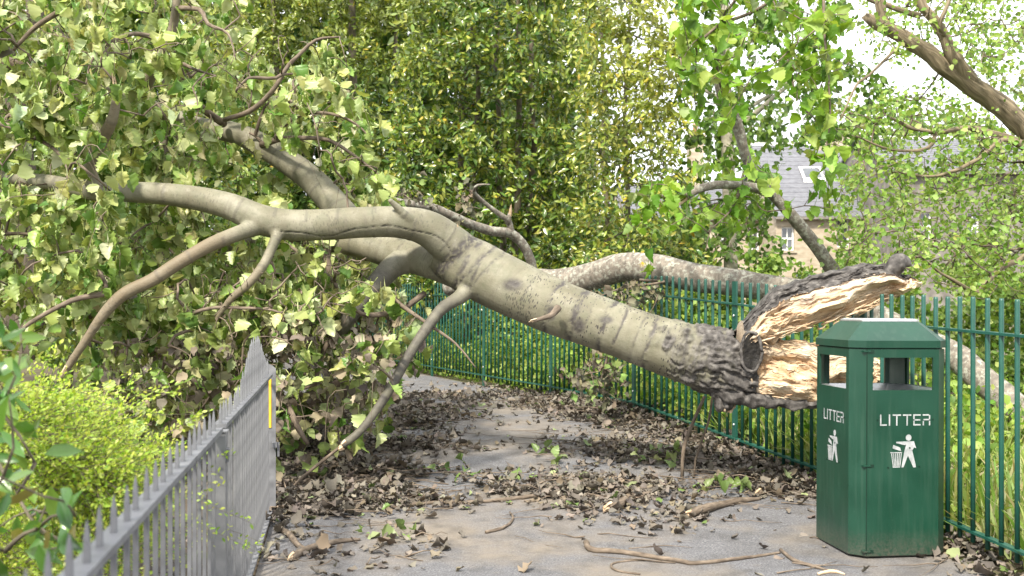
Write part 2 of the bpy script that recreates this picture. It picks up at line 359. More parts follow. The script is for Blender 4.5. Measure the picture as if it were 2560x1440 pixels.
# ------------------------------------------------------------------ leaves and branching
def leaf_templates(prof, K, fold=(0.1, 0.6), curl=(-0.3, 0.5), crumple=0.0, teeth=0.0, seed=3):
    r = np.random.default_rng(seed); prof = np.array(prof, float); nl = len(prof); T = []
    for k in range(K):
        f, c, tw = r.uniform(*fold), r.uniform(*curl), r.normal(0, 0.25)
        rows = []
        for i, (y, w) in enumerate(prof):
            wl, wr = (w * (1 + teeth * r.uniform(-1, 1)) for _ in (0, 1))
            zc = c * y * y; ang = tw * y
            for sx in (-wl, 0.0, wr):
                z = zc + f * abs(sx) + crumple * r.normal(0, 1) * (0.4 + abs(sx)) + math.sin(ang) * sx
                rows.append((sx * (1 - 0.3 * f) + crumple * r.normal(0, .4), y - 0.25 * abs(c) * y * y + crumple * r.normal(0, .4), z))
        T.append(rows)
    Q = []
    for i in range(nl - 1):
        for j in (0, 1): Q.append([3 * i + j, 3 * i + j + 1, 3 * i + 3 + j + 1, 3 * i + 3 + j])
    return np.array(T), np.array(Q)
POPLAR = leaf_templates([(-.5, .010), (-.2, .012), (0, .03), (.04, .26), (.12, .45), (.20, .40), (.30, .50), (.38, .42), (.49, .45), (.58, .34), (.69, .33), (.78, .21), (.87, .17), (1, .015)], 20, (0.1, 1.1), (-.8, .9), 0.05, .12)
DEADL = leaf_templates([(0, .03), (.08, .33), (.24, .45), (.45, .42), (.68, .28), (.86, .13), (1, .02)], 24, (-0.4, 0.9), (-.6, .9), 0.13, .25, 5)
OVAL = leaf_templates([(0, .02), (.25, .20), (.6, .22), (1, .02)], 8, (0.1, 0.6), (-.25, .35), 0.015, .05, 7)
ROUND = leaf_templates([(0, .03), (.3, .38), (.65, .34), (1, .03)], 8, (0.0, 0.5), (-.3, .4), 0.04, .15, 9)
TINY = leaf_templates([(0, .05), (.5, .30), (1, .04)], 6, (0.0, 0.4), (-.2, .3), 0.02, .1, 13)
BLADE = leaf_templates([(0, .02), (.4, .022), (.75, .016), (1, .001)], 8, (0, .2), (-.5, .9), 0.0, 0, 15)

def leaf_basis(pos, tdir, ndir):
    t = norm(tdir); n = norm(ndir - t * np.sum(ndir * t, -1, keepdims=True)); s = np.cross(t, n)
    return s, t, n
def leaf_mesh(name, tpl, pos, tdir, ndir, size, col, extra=None):
    T, Q = tpl; k = rng.integers(0, len(T), len(pos)); L = T[k]
    s, t, n = leaf_basis(pos, tdir, ndir)
    V = pos[:, None] + size[:, None, None] * (L[..., 0:1] * s[:, None] + L[..., 1:2] * t[:, None] + L[..., 2:3] * n[:, None])
    nv = T.shape[1]
    F4 = (Q[None] + (np.arange(len(pos)) * nv)[:, None, None]).reshape(-1, 4)
    C = np.repeat(np.concatenate([col, np.ones((len(col), 1))], 1), nv, axis=0)
    return mesh_np(name, V.reshape(-1, 3), F4, None, {'col': ('FLOAT_COLOR', C)}, True)
def single_leaves(name, tpl, pos, tdir, ndir, size, col, mat, parent, ncol=10, **kw):
    """each leaf an object of its own; alike leaves share mesh data"""
    T, Q = tpl; s, t, n = leaf_basis(pos, tdir, ndir)
    order = np.argsort(col.sum(1)); cache = {}; out = []
    for rank, i in enumerate(order):
        ci = rank * ncol // len(order); k = int(rng.integers(0, len(T)))
        if (ci, k) not in cache:
            cc = np.tile(np.append(col[i], 1), (T.shape[1], 1))
            me = mesh_np(name, T[k], Q, None, {'col': ('FLOAT_COLOR', cc)}, True); me.materials.append(mat); cache[(ci, k)] = me
        o = bpy.data.objects.new(name, cache[(ci, k)]); SC.collection.objects.link(o)
        if parent is not None:
            o.parent = parent
            if parent.type == 'EMPTY': o.matrix_parent_inverse = Matrix.Translation(-Vector(parent.location))
        M = np.eye(4); M[:3, 0] = s[i] * size[i]; M[:3, 1] = t[i] * size[i]; M[:3, 2] = n[i] * size[i]; M[:3, 3] = pos[i]
        o.matrix_basis = Matrix(M.tolist()); tag(o, **kw); out.append(o)
    return out
def palette(n, cols, w=None, jit=0.12, cj=0.5):
    cols = np.array(cols, float); k = rng.choice(len(cols), n, p=None if w is None else np.array(w) / np.sum(w))
    return np.clip(cols[k] * (1 + jit * rng.normal(0, 1, (n, 1))) * (1 + cj * jit * rng.normal(0, 1, (n, 3))), 0.004, 0.9)

def in_poly(x, y, poly):
    poly = np.asarray(poly, float); c = np.zeros(len(x), bool); j = len(poly) - 1
    for i in range(len(poly)):
        xi, yi = poly[i]; xj, yj = poly[j]
        c ^= ((yi > y) != (yj > y)) & (x < (xj - xi) * (y - yi) / (yj - yi + 1e-12) + xi); j = i
    return c
def fill(poly, n, dfun):
    """n points inside the solid of directions 'poly' (photo outline) with a depth range for each"""
    poly = np.asarray(poly, float); lo, hi = poly.min(0), poly.max(0); P = []
    while len(P) < n:
        x = rng.uniform(lo[0], hi[0], n); y = rng.uniform(lo[1], hi[1], n); k = in_poly(x, y, poly)
        for a, b in zip(x[k], y[k]):
            d = dfun(a, b); P.append(W(a, b, d))
    return np.array(P[:n])

def grow(base, targets, lift=0.12, jit=0.10, step=0.09, rtip=0.0022, rmax=0.03, maxlen=3.0, pw=0.45):
    nodes = [np.asarray(base, float)]; owner = [np.full(len(base), -1)]; A = nodes[0]; O = owner[0]
    d0 = np.array([np.min(np.linalg.norm(A - t, axis=1)) for t in targets]); paths = []; par = []
    for ti in np.argsort(d0):
        t = targets[ti]; dist = np.linalg.norm(A - t, axis=1); i = int(np.argmin(dist)); L = dist[i]
        if L < 0.05: continue
        n = max(4, int(L / step)); u = np.linspace(0, 1, n)[:, None]
        c = (A[i] + t) / 2 + UP * lift * L + rng.normal(0, jit * L, 3)
        P = (1 - u) ** 2 * A[i] + 2 * u * (1 - u) * c + u ** 2 * t
        wob = rng.normal(0, 0.012, (n, 3)); wob[0] = 0; P = P + wob * min(1, L)
        par.append(O[i]); k = len(paths); paths.append(P)
        A = np.vstack([A, P[1:]]); O = np.concatenate([O, np.full(n - 1, k)])
    wgt = np.ones(len(paths))
    for k in range(len(paths) - 1, -1, -1):
        if par[k] >= 0: wgt[par[k]] += wgt[k]
    cur = []
    for k, P in enumerate(paths):
        r0 = min(rmax, rtip * 1.5 * wgt[k] ** pw); r1 = rtip if wgt[k] < 3 else max(rtip, r0 * 0.55)
        cur.append(np.column_stack([P, np.linspace(r0, r1, len(P))]))
    return cur
def along(cur, per_m, t0=0.25, spread=0.03, tipbias=True):
    P, D = [], []
    for C in cur:
        seg = np.linalg.norm(np.diff(C[:, :3], axis=0), axis=1); L = seg.sum(); n = rng.poisson(per_m * L * (1 - t0))
        if n == 0: continue
        u = t0 + (1 - t0) * rng.random(n) ** (0.8 if tipbias else 1); f = u * (len(C) - 1); i = np.minimum(f.astype(int), len(C) - 2); w = (f - i)[:, None]
        P.append(C[i, :3] * (1 - w) + C[i + 1, :3] * w); D.append(C[i + 1, :3] - C[i, :3])
    P = np.concatenate(P); D = norm(np.concatenate(D))
    return P + rng.normal(0, spread, P.shape), D
def orient(n, D=None, droop=0.5, follow=0.3, rnd=0.5, face=None, frnd=0.7):
    t = rng.normal(0, rnd, (n, 3)) + np.array([0, 0, -droop])
    if D is not None: t = t + follow * D
    f = norm((np.array([0.1, -0.8, 0.5]) if face is None else np.asarray(face, float))[None])
    nn = f + rng.normal(0, frnd, (n, 3))
    return norm(t), nn
def front_pick(P, n, cell=26, xr=(0, 2560), yr=(0, 1440)):
    """indices of the leaves that stand in front, spread over the view"""
    x, y = pix(P); ok = (x > xr[0]) & (x < xr[1]) & (y > yr[0]) & (y < yr[1]); idx = np.where(ok)[0]
    idx = idx[np.argsort(P[idx, 1])]; seen, out = set(), []
    for i in idx:
        c = (int(x[i] // cell), int(y[i] // cell))
        if c in seen: continue
        seen.add(c); out.append(i)
    out = np.array(out)
    return out[rng.permutation(len(out))[:n]] if len(out) > n else out

# ------------------------------------------------------------------ the ground and the path
def sheet(name, xs, ys, dz, mat, noise=0.0, left=None, right=None):
    nx, ny = len(xs), len(ys); Y = np.repeat(ys, nx)
    if left is not None:
        l = np.array([left(y) for y in ys]); r = np.array([right(y) for y in ys]); X = (l[:, None] + (r - l)[:, None] * xs[None]).ravel()
    else: X = np.tile(xs, ny)
    Z = gz(X, Y) + dz
    if noise: Z = Z + noise * fbm(np.stack([X * 1.3, Y * 1.3, 0 * X], 1), 3)
    i = np.arange(ny - 1)[:, None] * nx + np.arange(nx - 1)[None]
    Q = np.stack([i, i + 1, i + nx + 1, i + nx], -1).reshape(-1, 4)
    return link(name, mesh_np(name, np.stack([X, Y, Z], 1), Q, None, None, True), mat, kind='structure')
gx = np.concatenate([np.linspace(-300, -8, 14)[:-1], np.linspace(-8, 9, 120), np.linspace(9, 300, 14)[1:]])
gy = np.concatenate([np.linspace(-60, -2, 8)[:-1], np.linspace(-2, 22, 150), np.linspace(22, 400, 16)[1:]])
sheet('ground', gx, gy, -0.02, M_SOIL)
# railing line (plan positions of its posts), from far left to near right
POST = np.array([[-2.90, 19.45], [-2.05, 17.62], [-1.215, 15.8], [-0.38, 13.98], [0.453, 12.16], [1.208, 10.31], [1.80, 8.40], [2.33, 6.90], [2.585, 5.00], [2.75, 3.1]])
def rail_x(y): return float(np.interp(y, POST[::-1, 1], POST[::-1, 0]))
def path_left(y): return float(np.interp(y, [-3, 1.2, 6.6, 9, 12, 15.8, 20, 24], [-0.62, -0.62, -1.52, -2.1, -2.6, -3.8, -6.5, -8]))
def path_right(y): return rail_x(min(max(y, 3.1), 19.4)) - 0.16 - (0.42 * (y - 19.4) if y > 19.4 else 0)
sheet('path', np.linspace(0, 1, 60), np.linspace(-3, 22, 220), 0.012, M_ASPH, left=path_left, right=path_right)

# ------------------------------------------------------------------ fallen poplar
TR = curve([(2060, 945, 7.0, 170), (1980, 935, 7.0, 172), (1900, 922, 7.02, 176), (1840, 912, 7.05, 172), (1770, 898, 7.1, 158), (1690, 875, 7.16, 146), (1600, 845, 7.22, 136),
            (1500, 808, 7.3, 134), (1400, 772, 7.38, 138), (1320, 738, 7.45, 142), (1240, 700, 7.52, 146), (1180, 668, 7.56, 146), (1130, 640, 7.6, 128), (1095, 622, 7.6, 100)])
L1 = curve([(1200, 672, 7.55, 110), (1130, 615, 7.5, 104), (1070, 572, 7.42, 92), (1000, 556, 7.36, 80), (910, 556, 7.3, 78), (800, 562, 7.26, 78), (720, 562, 7.24, 78), (650, 548, 7.22, 76),
            (580, 518, 7.22, 68), (500, 497, 7.24, 62), (410, 485, 7.28, 56), (320, 480, 7.34, 52), (230, 478, 7.45, 46), (120, 455, 7.6, 38), (0, 440, 7.8, 30), (-120, 400, 8.0, 24)])
L2 = curve([(1180, 690, 7.6, 96), (1090, 655, 7.7, 92), (1020, 638, 7.82, 84), (950, 612, 7.98, 80), (890, 570, 8.14, 76), (835, 510, 8.25, 72), (780, 450, 8.3, 68), (710, 398, 8.35, 62), (640, 355, 8.4, 58),
            (570, 328, 8.45, 54), (500, 318, 8.5, 48), (430, 290, 8.6, 40), (360, 258, 8.7, 34), (280, 215, 8.9, 28), (190, 190, 9.1, 24)])
L3 = curve([(990, 640, 7.86, 70), (900, 612, 7.95, 66), (820, 602, 8.1, 56), (740, 592, 8.3, 50), (640, 600, 8.6, 40), (520, 620, 9.0, 30)])
B1 = curve([(660, 560, 7.24, 52), (610, 578, 7.12, 40), (530, 610, 6.98, 36), (450, 655, 6.9, 34), (380, 700, 6.85, 33), (310, 735, 6.8, 32), (260, 785, 6.8, 28), (215, 850, 6.82, 22), (165, 925, 6.85, 18)])
B2 = curve([(1190, 700, 7.5, 60), (1150, 742, 7.4, 38), (1105, 772, 7.3, 32), (1060, 830, 7.2, 29), (1015, 900, 7.12, 27), (985, 955, 7.06, 26), (945, 1020, 7.0, 25), (900, 1078, 6.95, 24), (852, 1116, 6.9, 22)])
B3 = curve([(1030, 645, 7.8, 70), (985, 665, 7.7, 60), (945, 705, 7.6, 54), (905, 750, 7.55, 48), (868, 800, 7.5, 42), (840, 860, 7.6, 26)])
B4 = curve([(700, 570, 7.2, 36), (688, 600, 7.14, 27), (660, 660, 7.05, 24), (620, 710, 7.0, 22), (575, 750, 7.0, 18), (540, 800, 7.05, 12)])
B5 = curve([(430, 290, 8.6, 34), (360, 250, 8.3, 32), (385, 170, 8.1, 30), (420, 110, 8.0, 26), (440, 20, 7.95, 22), (440, -90, 7.95, 18)])
B6 = curve([(240, 478, 7.4, 44), (225, 420, 7.3, 36), (255, 350, 7.2, 32), (280, 300, 7.12, 28), (290, 250, 7.08, 22), (285, 205, 7.05, 8)])
B7 = curve([(1045, 560, 7.35, 40), (1020, 545, 7.28, 26), (995, 520, 7.24, 19), (972, 498, 7.2, 13)])
B8 = curve([(1395, 770, 7.1, 20), (1378, 788, 7.02, 15), (1355, 796, 6.96, 11), (1332, 802, 6.92, 9)])
B9 = curve([(1800, 960, 7.02, 60), (1806, 995, 7.0, 40), (1812, 1022, 6.98, 34)])
B10 = curve([(1155, 615, 7.5, 24), (1150, 590, 7.45, 14), (1146, 572, 7.43, 5)])
SK = {'trunk': TR, 'limb': L1, 'limb.a': L2, 'limb.b': L3, 'branch': B1, 'branch.a': B2, 'branch.b': B3, 'branch.c': B4, 'branch.d': B5, 'branch.e': B6, 'stub': B7, 'stub.b': B9}
SKR = {k: resample(c, 0.03) for k, c in SK.items()}
pop = thing('fallen_poplar_tree', (SKR['trunk'][0, 0], 7.0, gz(0, 7.0)), 'large snapped poplar with smooth olive bark lying across the path', 'tree')
raw = MB()
for k, C in SKR.items():
    v, q, t, b = tube(C, 28); raw.add(v, q, t)
tmp = bpy.data.objects.new('tmp', raw.mesh('tmp')); SC.collection.objects.link(tmp)
md = tmp.modifiers.new('r', 'REMESH'); md.mode = 'VOXEL'; md.voxel_size = 0.0105
ms = tmp.modifiers.new('s', 'SMOOTH'); ms.factor = 0.6; ms.iterations = 7
ev = tmp.evaluated_get(bpy.context.evaluated_depsgraph_get()); rm = ev.to_mesh()
nv = len(rm.vertices); V = np.zeros(nv * 3); rm.vertices.foreach_get('co', V); V = V.reshape(-1, 3)
NR = np.zeros(nv * 3); rm.vertices.foreach_get('normal', NR); NR = NR.reshape(-1, 3)
FQ = np.zeros(len(rm.loops), np.int32); rm.loops.foreach_get('vertex_index', FQ); FQ = FQ.reshape(-1, 4)
ev.to_mesh_clear(); bpy.data.objects.remove(tmp)
best = np.full(nv, 9.0); cid = np.zeros(nv, int); bcv = np.zeros((nv, 3)); keys = list(SKR)
for ci, k in enumerate(keys):
    C = SKR[k]; T_, N_, B_ = frames(C[:, :3]); s = np.concatenate([[0], np.cumsum(np.linalg.norm(np.diff(C[:, :3], axis=0), axis=1))])
    for a in range(0, nv, 20000):
        D = V[a:a + 20000, None] - C[None, :, :3]; dd = np.linalg.norm(D, axis=2) / np.maximum(C[None, :, 3], 0.004) ; j = dd.argmin(1); m = dd[np.arange(len(j)), j]
        up = m < best[a:a + 20000]; ii = np.where(up)[0]; g = a + ii
        best[g] = m[ii]; cid[g] = ci; vec = D[ii, j[ii]]; jj = j[ii]
        th = np.arctan2((vec * B_[jj]).sum(1), (vec * N_[jj]).sum(1))
        bcv[g] = np.stack([s[jj] + (vec * T_[jj]).sum(1) * 0.9, th * C[jj, 3], np.full(len(jj), ci * 3.1)], 1)
vx, vy = pix(V); istr = cid == 0
nz = fbm(V * 9, 3); fine_ = fbm(np.stack([bcv[:, 0] * 40, bcv[:, 1] * 16, bcv[:, 2]], 1), 3)
rough = np.where(istr, smooth01((vx - 1640 + 200 * nz + 130 * fine_ + 0.25 * (vy - 880)) / 170), 0)
rough = np.where(cid == 11, 1.0, rough); dark = np.zeros(nv)
def s_at(px):
    C = SKR['trunk']; x, _ = pix(C[:, :3]); s = np.concatenate([[0], np.cumsum(np.linalg.norm(np.diff(C[:, :3], axis=0), axis=1))]); return np.interp(px, x[::-1], s[::-1])
bn = fbm(np.stack([bcv[:, 0] * 30, bcv[:, 1] * 9, bcv[:, 2]], 1), 3); fine = fbm(np.stack([bcv[:, 0] * 90, bcv[:, 1] * 50, bcv[:, 2]], 1), 3)
for px, w, st in ((1138, .045, 1.0), (1178, .016, .8), (1205, .01, .75), (1232, .006, .6), (1388, .018, .95), (1447, .022, 1.0), (1520, .016, .9), (1556, .010, .85), (1628, .012, .8), (1600, .006, .6), (1330, .005, .5), (1480, .004, .5)):
    dark = np.maximum(dark, np.where(istr, st * np.exp(-((bcv[:, 0] - s_at(px) + 0.03 * bn) / w) ** 2) * smooth01(0.72 + 2.2 * bn + 1.3 * fine), 0))
for px, py, rx, ry in ((1282, 712, 26, 16), (1378, 782, 12, 20), (1165, 738, 14, 30), (1447, 815, 16, 20), (1515, 800, 18, 10)):       # knots and scars
    e = ((vx - px) / rx) ** 2 + ((vy - py) / ry) ** 2
    dark = np.maximum(dark, np.where((V[:, 1] < 7.6) & istr, np.exp(-e * e) * (0.8 + 0.4 * fine), 0))
crk = np.exp(-((bcv[:, 1] / np.maximum(0.001, 0.115) + 0.38 + 0.3 * vnoise(np.stack([bcv[:, 0] * 5, 0 * vx, 0 * vx], 1))) / 0.03) ** 2)
lim = cid == 1
crack = np.where(lim & (vx > 690) & (vx < 1130), crk, 0)
ring_s = (np.abs(((bcv[:, 0] * 4.1 + 0.25 * vnoise(np.stack([bcv[:, 0] * 2, bcv[:, 1] * 2, bcv[:, 2]], 1))) % 1.0) - 0.5) < 0.045) & (cid > 0) & (bn > -0.05)
dark = np.maximum(dark, np.where(ring_s, 0.28, 0)); dark = np.maximum(dark, np.where(np.isin(cid, [5, 6]), (0.55 + 0.5 * bn) * smooth01((bcv[:, 0] - .1) / .25), 0)); dark = np.maximum(dark, .8 * crack * (bn > -.15))
for (ax_, ay_), (bx_, by_), w_, st in (((1182, 592), (1092, 684), 15, 1.0), ((1232, 620), (1135, 716), 6, .8), ((1258, 632), (1160, 735), 4, .6)):   # rough collars below the fork
    ux, uy = bx_ - ax_, by_ - ay_; ll = math.hypot(ux, uy); ds = ((vx - ax_) * -uy + (vy - ay_) * ux) / ll; al = ((vx - ax_) * ux + (vy - ay_) * uy) / ll / ll
    dark = np.maximum(dark, st * np.exp(-((ds + 9 * bn) / w_) ** 2) * smooth01(.75 + 1.6 * fine) * (al > -.15) * (al < 1.1) * (V[:, 1] < 7.72) * np.isin(cid, [0, 1]))
dark = np.clip(dark * 1.2, 0, 1)
# relief: deep fissured plates at the butt, low swellings elsewhere
rid = 1 - np.abs(fbm(np.stack([bcv[:, 0] * 9 + .6 * nz, bcv[:, 1] * 30 + 2.0 * nz, bcv[:, 2]], 1), 4)) * 3.6
V = V + NR * (rough * (0.022 * rid + 0.012 * nz + .006 * fine_) + 0.004 * fbm(V * 4, 2) - 0.006 * dark * np.clip(fine + .4, 0, 1) - 0.007 * crack + np.where(ring_s, .0025, 0))[:, None]
warm = np.select([cid == 4, cid == 7, cid == 8, cid == 9, cid == 2, cid == 3], [.5, .4, .35, .5, .0, .1], 0.0) * (1 + .5 * nz) * smooth01((bcv[:, 0] - .12) / .4)
lent = np.where(istr, 0.35 + 0.65 * smooth01((vx - 1180) / 250), 0.28); lent = np.where(cid == 1, 0.30, lent)
keep = np.ones(nv, bool)
rag = 1888 + 30 * vnoise(np.stack([V[:, 2] * 14, V[:, 1] * 14, 0 * vx], 1)) + 0.35 * (vy - 920)
keep &= ~(istr & (vx > rag))
fc = cid[FQ[:, 0]]; fk = keep[FQ].all(1)
for ci, k in enumerate(keys):
    f = FQ[(fc == ci) & fk]
    if not len(f): continue
    u, inv = np.unique(f, return_inverse=True)
    me = mesh_np('bark', V[u], inv.reshape(-1, 4), None, {'bc': ('FLOAT_VECTOR', bcv[u]), 'dark': ('FLOAT', dark[u]), 'rough': ('FLOAT', rough[u]), 'lent': ('FLOAT', lent[u]), 'warm': ('FLOAT', warm[u])}, True)
    nm = k.split('.')[0]
    link(nm, me, M_POP, pop, label={'trunk': 'olive smooth trunk with dark bands and fissured grey butt', 'stub.b': 'short broken grey stub under the butt', 'branch.a': 'grey branch hanging down to the leaf litter'}.get(k))

def slab(name, st, front, seed, wood_to=1.0, nu=150, nv_=150, bark_proud=.022):
    """torn half of the trunk: stations (px, y_top, y_bottom, depth, thickness), grain along the length"""
    st = np.array(st, float); u = np.linspace(0, 1, nu); k = np.linspace(0, 1, len(st))
    S = np.stack([np.interp(u, k, st[:, c]) for c in range(5)], 1)
    for c in range(1, 5): S[:, c] = np.convolve(np.pad(S[:, c], 3, mode='edge'), np.ones(7) / 7, 'valid')
    v = np.linspace(0, 1, nv_, endpoint=False); U, Vv = np.meshgrid(u, v, indexing='ij')
    N2 = lambda a, b, c, o=3: fbm(np.stack([U * a + seed, Vv * b + c, 0 * U + c], -1).reshape(-1, 3), o).reshape(U.shape)
    big, grain, fib, fine = N2(4.5, 6, 1), N2(7, 16, 3, 4), N2(14, 60, 6, 3), N2(26, 30, 9)
    terr = np.floor((big * .8 + grain * 1.1) * 5 + .25 * fine) / 5                     # broken-off layers with sharp steps
    isf = Vv < front; fv = np.clip(Vv / front, 0, 1); bv = np.clip((Vv - front) / (1 - front), 0, 1)
    n1 = lambda f, c: vnoise(np.stack([u * f + seed, 0 * u + c, 0 * u], 1))[:, None]
    yt = S[:, 1][:, None] - 6 * n1(16, 0) - 3 * n1(45, 2)
    yb = S[:, 2][:, None] + 10 * n1(13, 5) + 6 * n1(40, 7)
    d = S[:, 3][:, None]; th = S[:, 4][:, None]
    yy = np.where(isf, yb + (yt - yb) * fv, (yt + yb) / 2 - (yb - yt) / 2 * np.cos(bv * np.pi))
    isw = isf & (fv < wood_to + .10 * n1(9, 11) + .10 * fine)
    env = np.sin(np.clip(fv, 0, 1) * np.pi) ** .5
    dep = np.where(isf, d + env * (-.045 + .05 * terr + .10 * big + .006 * grain + .006 * fib) + .05 * (1 - env), d + .05 + th * np.sin(bv * np.pi) + 0.02 * fine)
    dep = dep - np.where(isf & ~isw, bark_proud + .03 * fine, 0)
    px = S[:, 0][:, None] + np.where(isf, 22, 10) * (grain + .8 * fib - .2) * (U ** 4)
    yy = yy + np.where(isf, 5 * fib * env, 6 * fine)
    P = np.stack([(px - 1280) / F * d, dep, H + (HOR - yy) / F * d], -1).reshape(-1, 3)
    i = np.arange(nu - 1)[:, None] * nv_; j = np.arange(nv_)[None]; j2 = (j + 1) % nv_
    Q = np.stack([i + j, i + nv_ + j, i + nv_ + j2, i + j2], -1).reshape(-1, 4)
    fm = np.where(isw[:-1].ravel(), 0, 1)
    ce = len(P); P = np.vstack([P, P[-nv_:].mean(0), P[:nv_].mean(0)])
    T = [[ce, (nu - 1) * nv_ + (k_ + 1) % nv_, (nu - 1) * nv_ + k_] for k_ in range(nv_)] + [[ce + 1, k_, (k_ + 1) % nv_] for k_ in range(nv_)]
    length = np.abs(st[-1, 0] - st[0, 0]) * st[0, 3] / F
    bc = np.stack([U * length, (S[:, 2] - S[:, 1])[:, None] * Vv * 7 / F * 1.4, dep * 0.6], -1).reshape(-1, 3); bc = np.vstack([bc, [0, 0, 0], [0, 0, 0]])
    one = np.ones(len(P)); z_ = one * 0
    gre = np.concatenate([(.9 * smooth01((fv / wood_to - 0.5) / 0.35) * (U < 0.93) + 0.7 * smooth01((0.2 - U) / 0.2)).ravel(), [0, 0]])
    return mesh_np(name, P, Q, T, {'bc': ('FLOAT_VECTOR', bc), 'dark': ('FLOAT', z_), 'rough': ('FLOAT', one), 'lent': ('FLOAT', z_), 'warm': ('FLOAT', z_), 'grey': ('FLOAT', np.clip(gre, 0, 1))}, False,
                   np.concatenate([fm, np.zeros(len(T), int)]))
up_s = slab('torn', [(1858, 800, 905, 6.90, .18), (1885, 775, 880, 6.86, .2), (1912, 742, 862, 6.82, .22), (1950, 718, 848, 6.80, .22), (2000, 697, 830, 6.78, .21), (2060, 682, 812, 6.76, .19), (2120, 672, 796, 6.74, .17),
                     (2180, 664, 770, 6.73, .14), (2230, 664, 742, 6.72, .11), (2264, 680, 724, 6.72, .07), (2284, 690, 708, 6.72, .03)], 0.56, 1.7, .74)
link('torn_slab', up_s, [M_WOOD, M_POP], pop, label='upper torn slab of pale splintered wood under dark bark')
lo_s = slab('torn', [(1862, 872, 975, 6.92, .3), (1890, 858, 992, 6.86, .3), (1930, 853, 1000, 6.84, .3), (1985, 855, 1006, 6.82, .3), (2050, 860, 1010, 6.80, .28), (2110, 868, 1002, 6.80, .24), (2170, 885, 985, 6.8, .16), (2215, 905, 965, 6.8, .08)], 0.58, 6.2, 1.2)
link('torn_slab', lo_s, [M_WOOD, M_POP], pop, label='lower torn slab of fresh pale wood above dark bark')
# bark lip under the lower slab, knob at the slab's tip, black hollow with its bark ring
lip = curve([(1800, 972, 7.0, 60), (1850, 990, 6.92, 50), (1900, 1002, 6.86, 36), (1960, 1008, 6.83, 26), (2040, 1012, 6.8, 20), (2110, 1004, 6.8, 14)])
def rough_tube(C, sides, amp, freq, step=0.012):
    v, q, t, b = tube(resample(C, step), sides); c = v + norm(v - v.mean(0)) * 0
    nrm = fbm(v * freq, 3); dirv = np.stack([fbm(v * freq + 5, 2), fbm(v * freq + 9, 2), fbm(v * freq + 13, 2)], 1)
    v = v + dirv * amp; one = np.ones(len(v))
    return mesh_np('rough', v, q, t, {'bc': ('FLOAT_VECTOR', b), 'dark': ('FLOAT', one * 0), 'rough': ('FLOAT', one), 'lent': ('FLOAT', one * 0), 'warm': ('FLOAT', one * 0)}, True)
link('bark_edge', rough_tube(lip, 24, 0.035, 22), M_POP, pop)
link('bark_knob', rough_tube(curve([(2215, 700, 6.72, 34), (2232, 672, 6.72, 46), (2248, 656, 6.72, 50), (2264, 656, 6.72, 32), (2280, 664, 6.72, 6)]), 20, 0.016, 26), M_POP, pop)
th = np.linspace(0, 2 * np.pi, 26)
link('bark_ring', rough_tube(np.array([WR(1874 + 26 * math.cos(a) + 5, 879 + 50 * math.sin(a), 6.765 - 0.02 * math.cos(a), 8) for a in th]), 12, 0.012, 30), M_POP, pop)
hol = MB(); ring = [W(1879 + 22 * math.cos(a), 879 + 46 * math.sin(a), 6.772 + 0.004 * math.sin(5 * a)) for a in th[:-1]]; nR = len(ring)
inner = [W(1884 + 9 * math.cos(a), 882 + 22 * math.sin(a), 6.782) for a in th[:-1]]
hol.add(np.array(ring + inner + [W(1886, 884, 6.785)]), [[k, (k + 1) % nR, nR + (k + 1) % nR, nR + k] for k in range(nR)], [[nR + k, nR + (k + 1) % nR, 2 * nR] for k in range(nR)])
hol.build('hollow', M_BLACK, pop, label='charred black hollow ringed with bark')
# splinters standing off the torn faces
sp = []
for k in range(240):
    up = rng.random() < 0.55
    if up: x = rng.uniform(1905, 2240); y = np.interp(x, [1905, 2000, 2100, 2180, 2240], [855, 818, 795, 765, 738]) + rng.normal(0, 5) - (rng.random() < .4) * rng.uniform(0, 60); dd = 6.72
    else: x = rng.uniform(1890, 2150); y = rng.choice([858, 872, 990, rng.uniform(862, 985)]) + rng.normal(0, 4); dd = 6.80
    L = rng.uniform(14, 46); sl_ = -0.38 if up else 0.03; d0 = dd + rng.normal(0, .02)
    sp.append(curve([(x, y, d0 + .04, rng.uniform(3, 7)), (x + L * .5, y + sl_ * L * .5 + rng.normal(0, 2), d0 - 0.005, rng.uniform(2, 5)), (x + L, y + sl_ * L + rng.normal(0, 4), d0 - .02, 0.6)]))
me = tubes_mesh('splinters', [resample(c, .03) for c in sp], 4, False); link('splinters', me, M_WOOD, pop, kind='stuff')
# pale wood on the ends of broken stubs
def broken_end(C, mat=M_WOOD, parent=pop, ln=0.05, k=-1):
    e = C[k, :3]; dr = norm(C[k, :3] - C[k - 1 if k < 0 else k + 1, :3]); r = C[k, 3]; cs = []
    for q in range(7):
        o = rng.normal(0, r * .45, 3); cs.append(np.array([np.append(e + o - dr * .02, r * .5), np.append(e + o * .9 + dr * ln * rng.uniform(.2, .7), r * .3), np.append(e + o * .6 + dr * ln * rng.uniform(.5, 1.3), .0008)]))
    return link('broken_end', tubes_mesh('broken_end', [resample(c, .02) for c in cs], 5, False), mat, parent)
for k, ln in (('branch', .09), ('branch.a', .02), ('branch.e', .08), ('stub.b', .02)): broken_end(SKR[k], ln=ln)
for C in (B8, B10):
    C = resample(C, .02); link('stub', tubes_mesh('stub', [C], 9), M_TWIG, pop); broken_end(C, ln=.03)

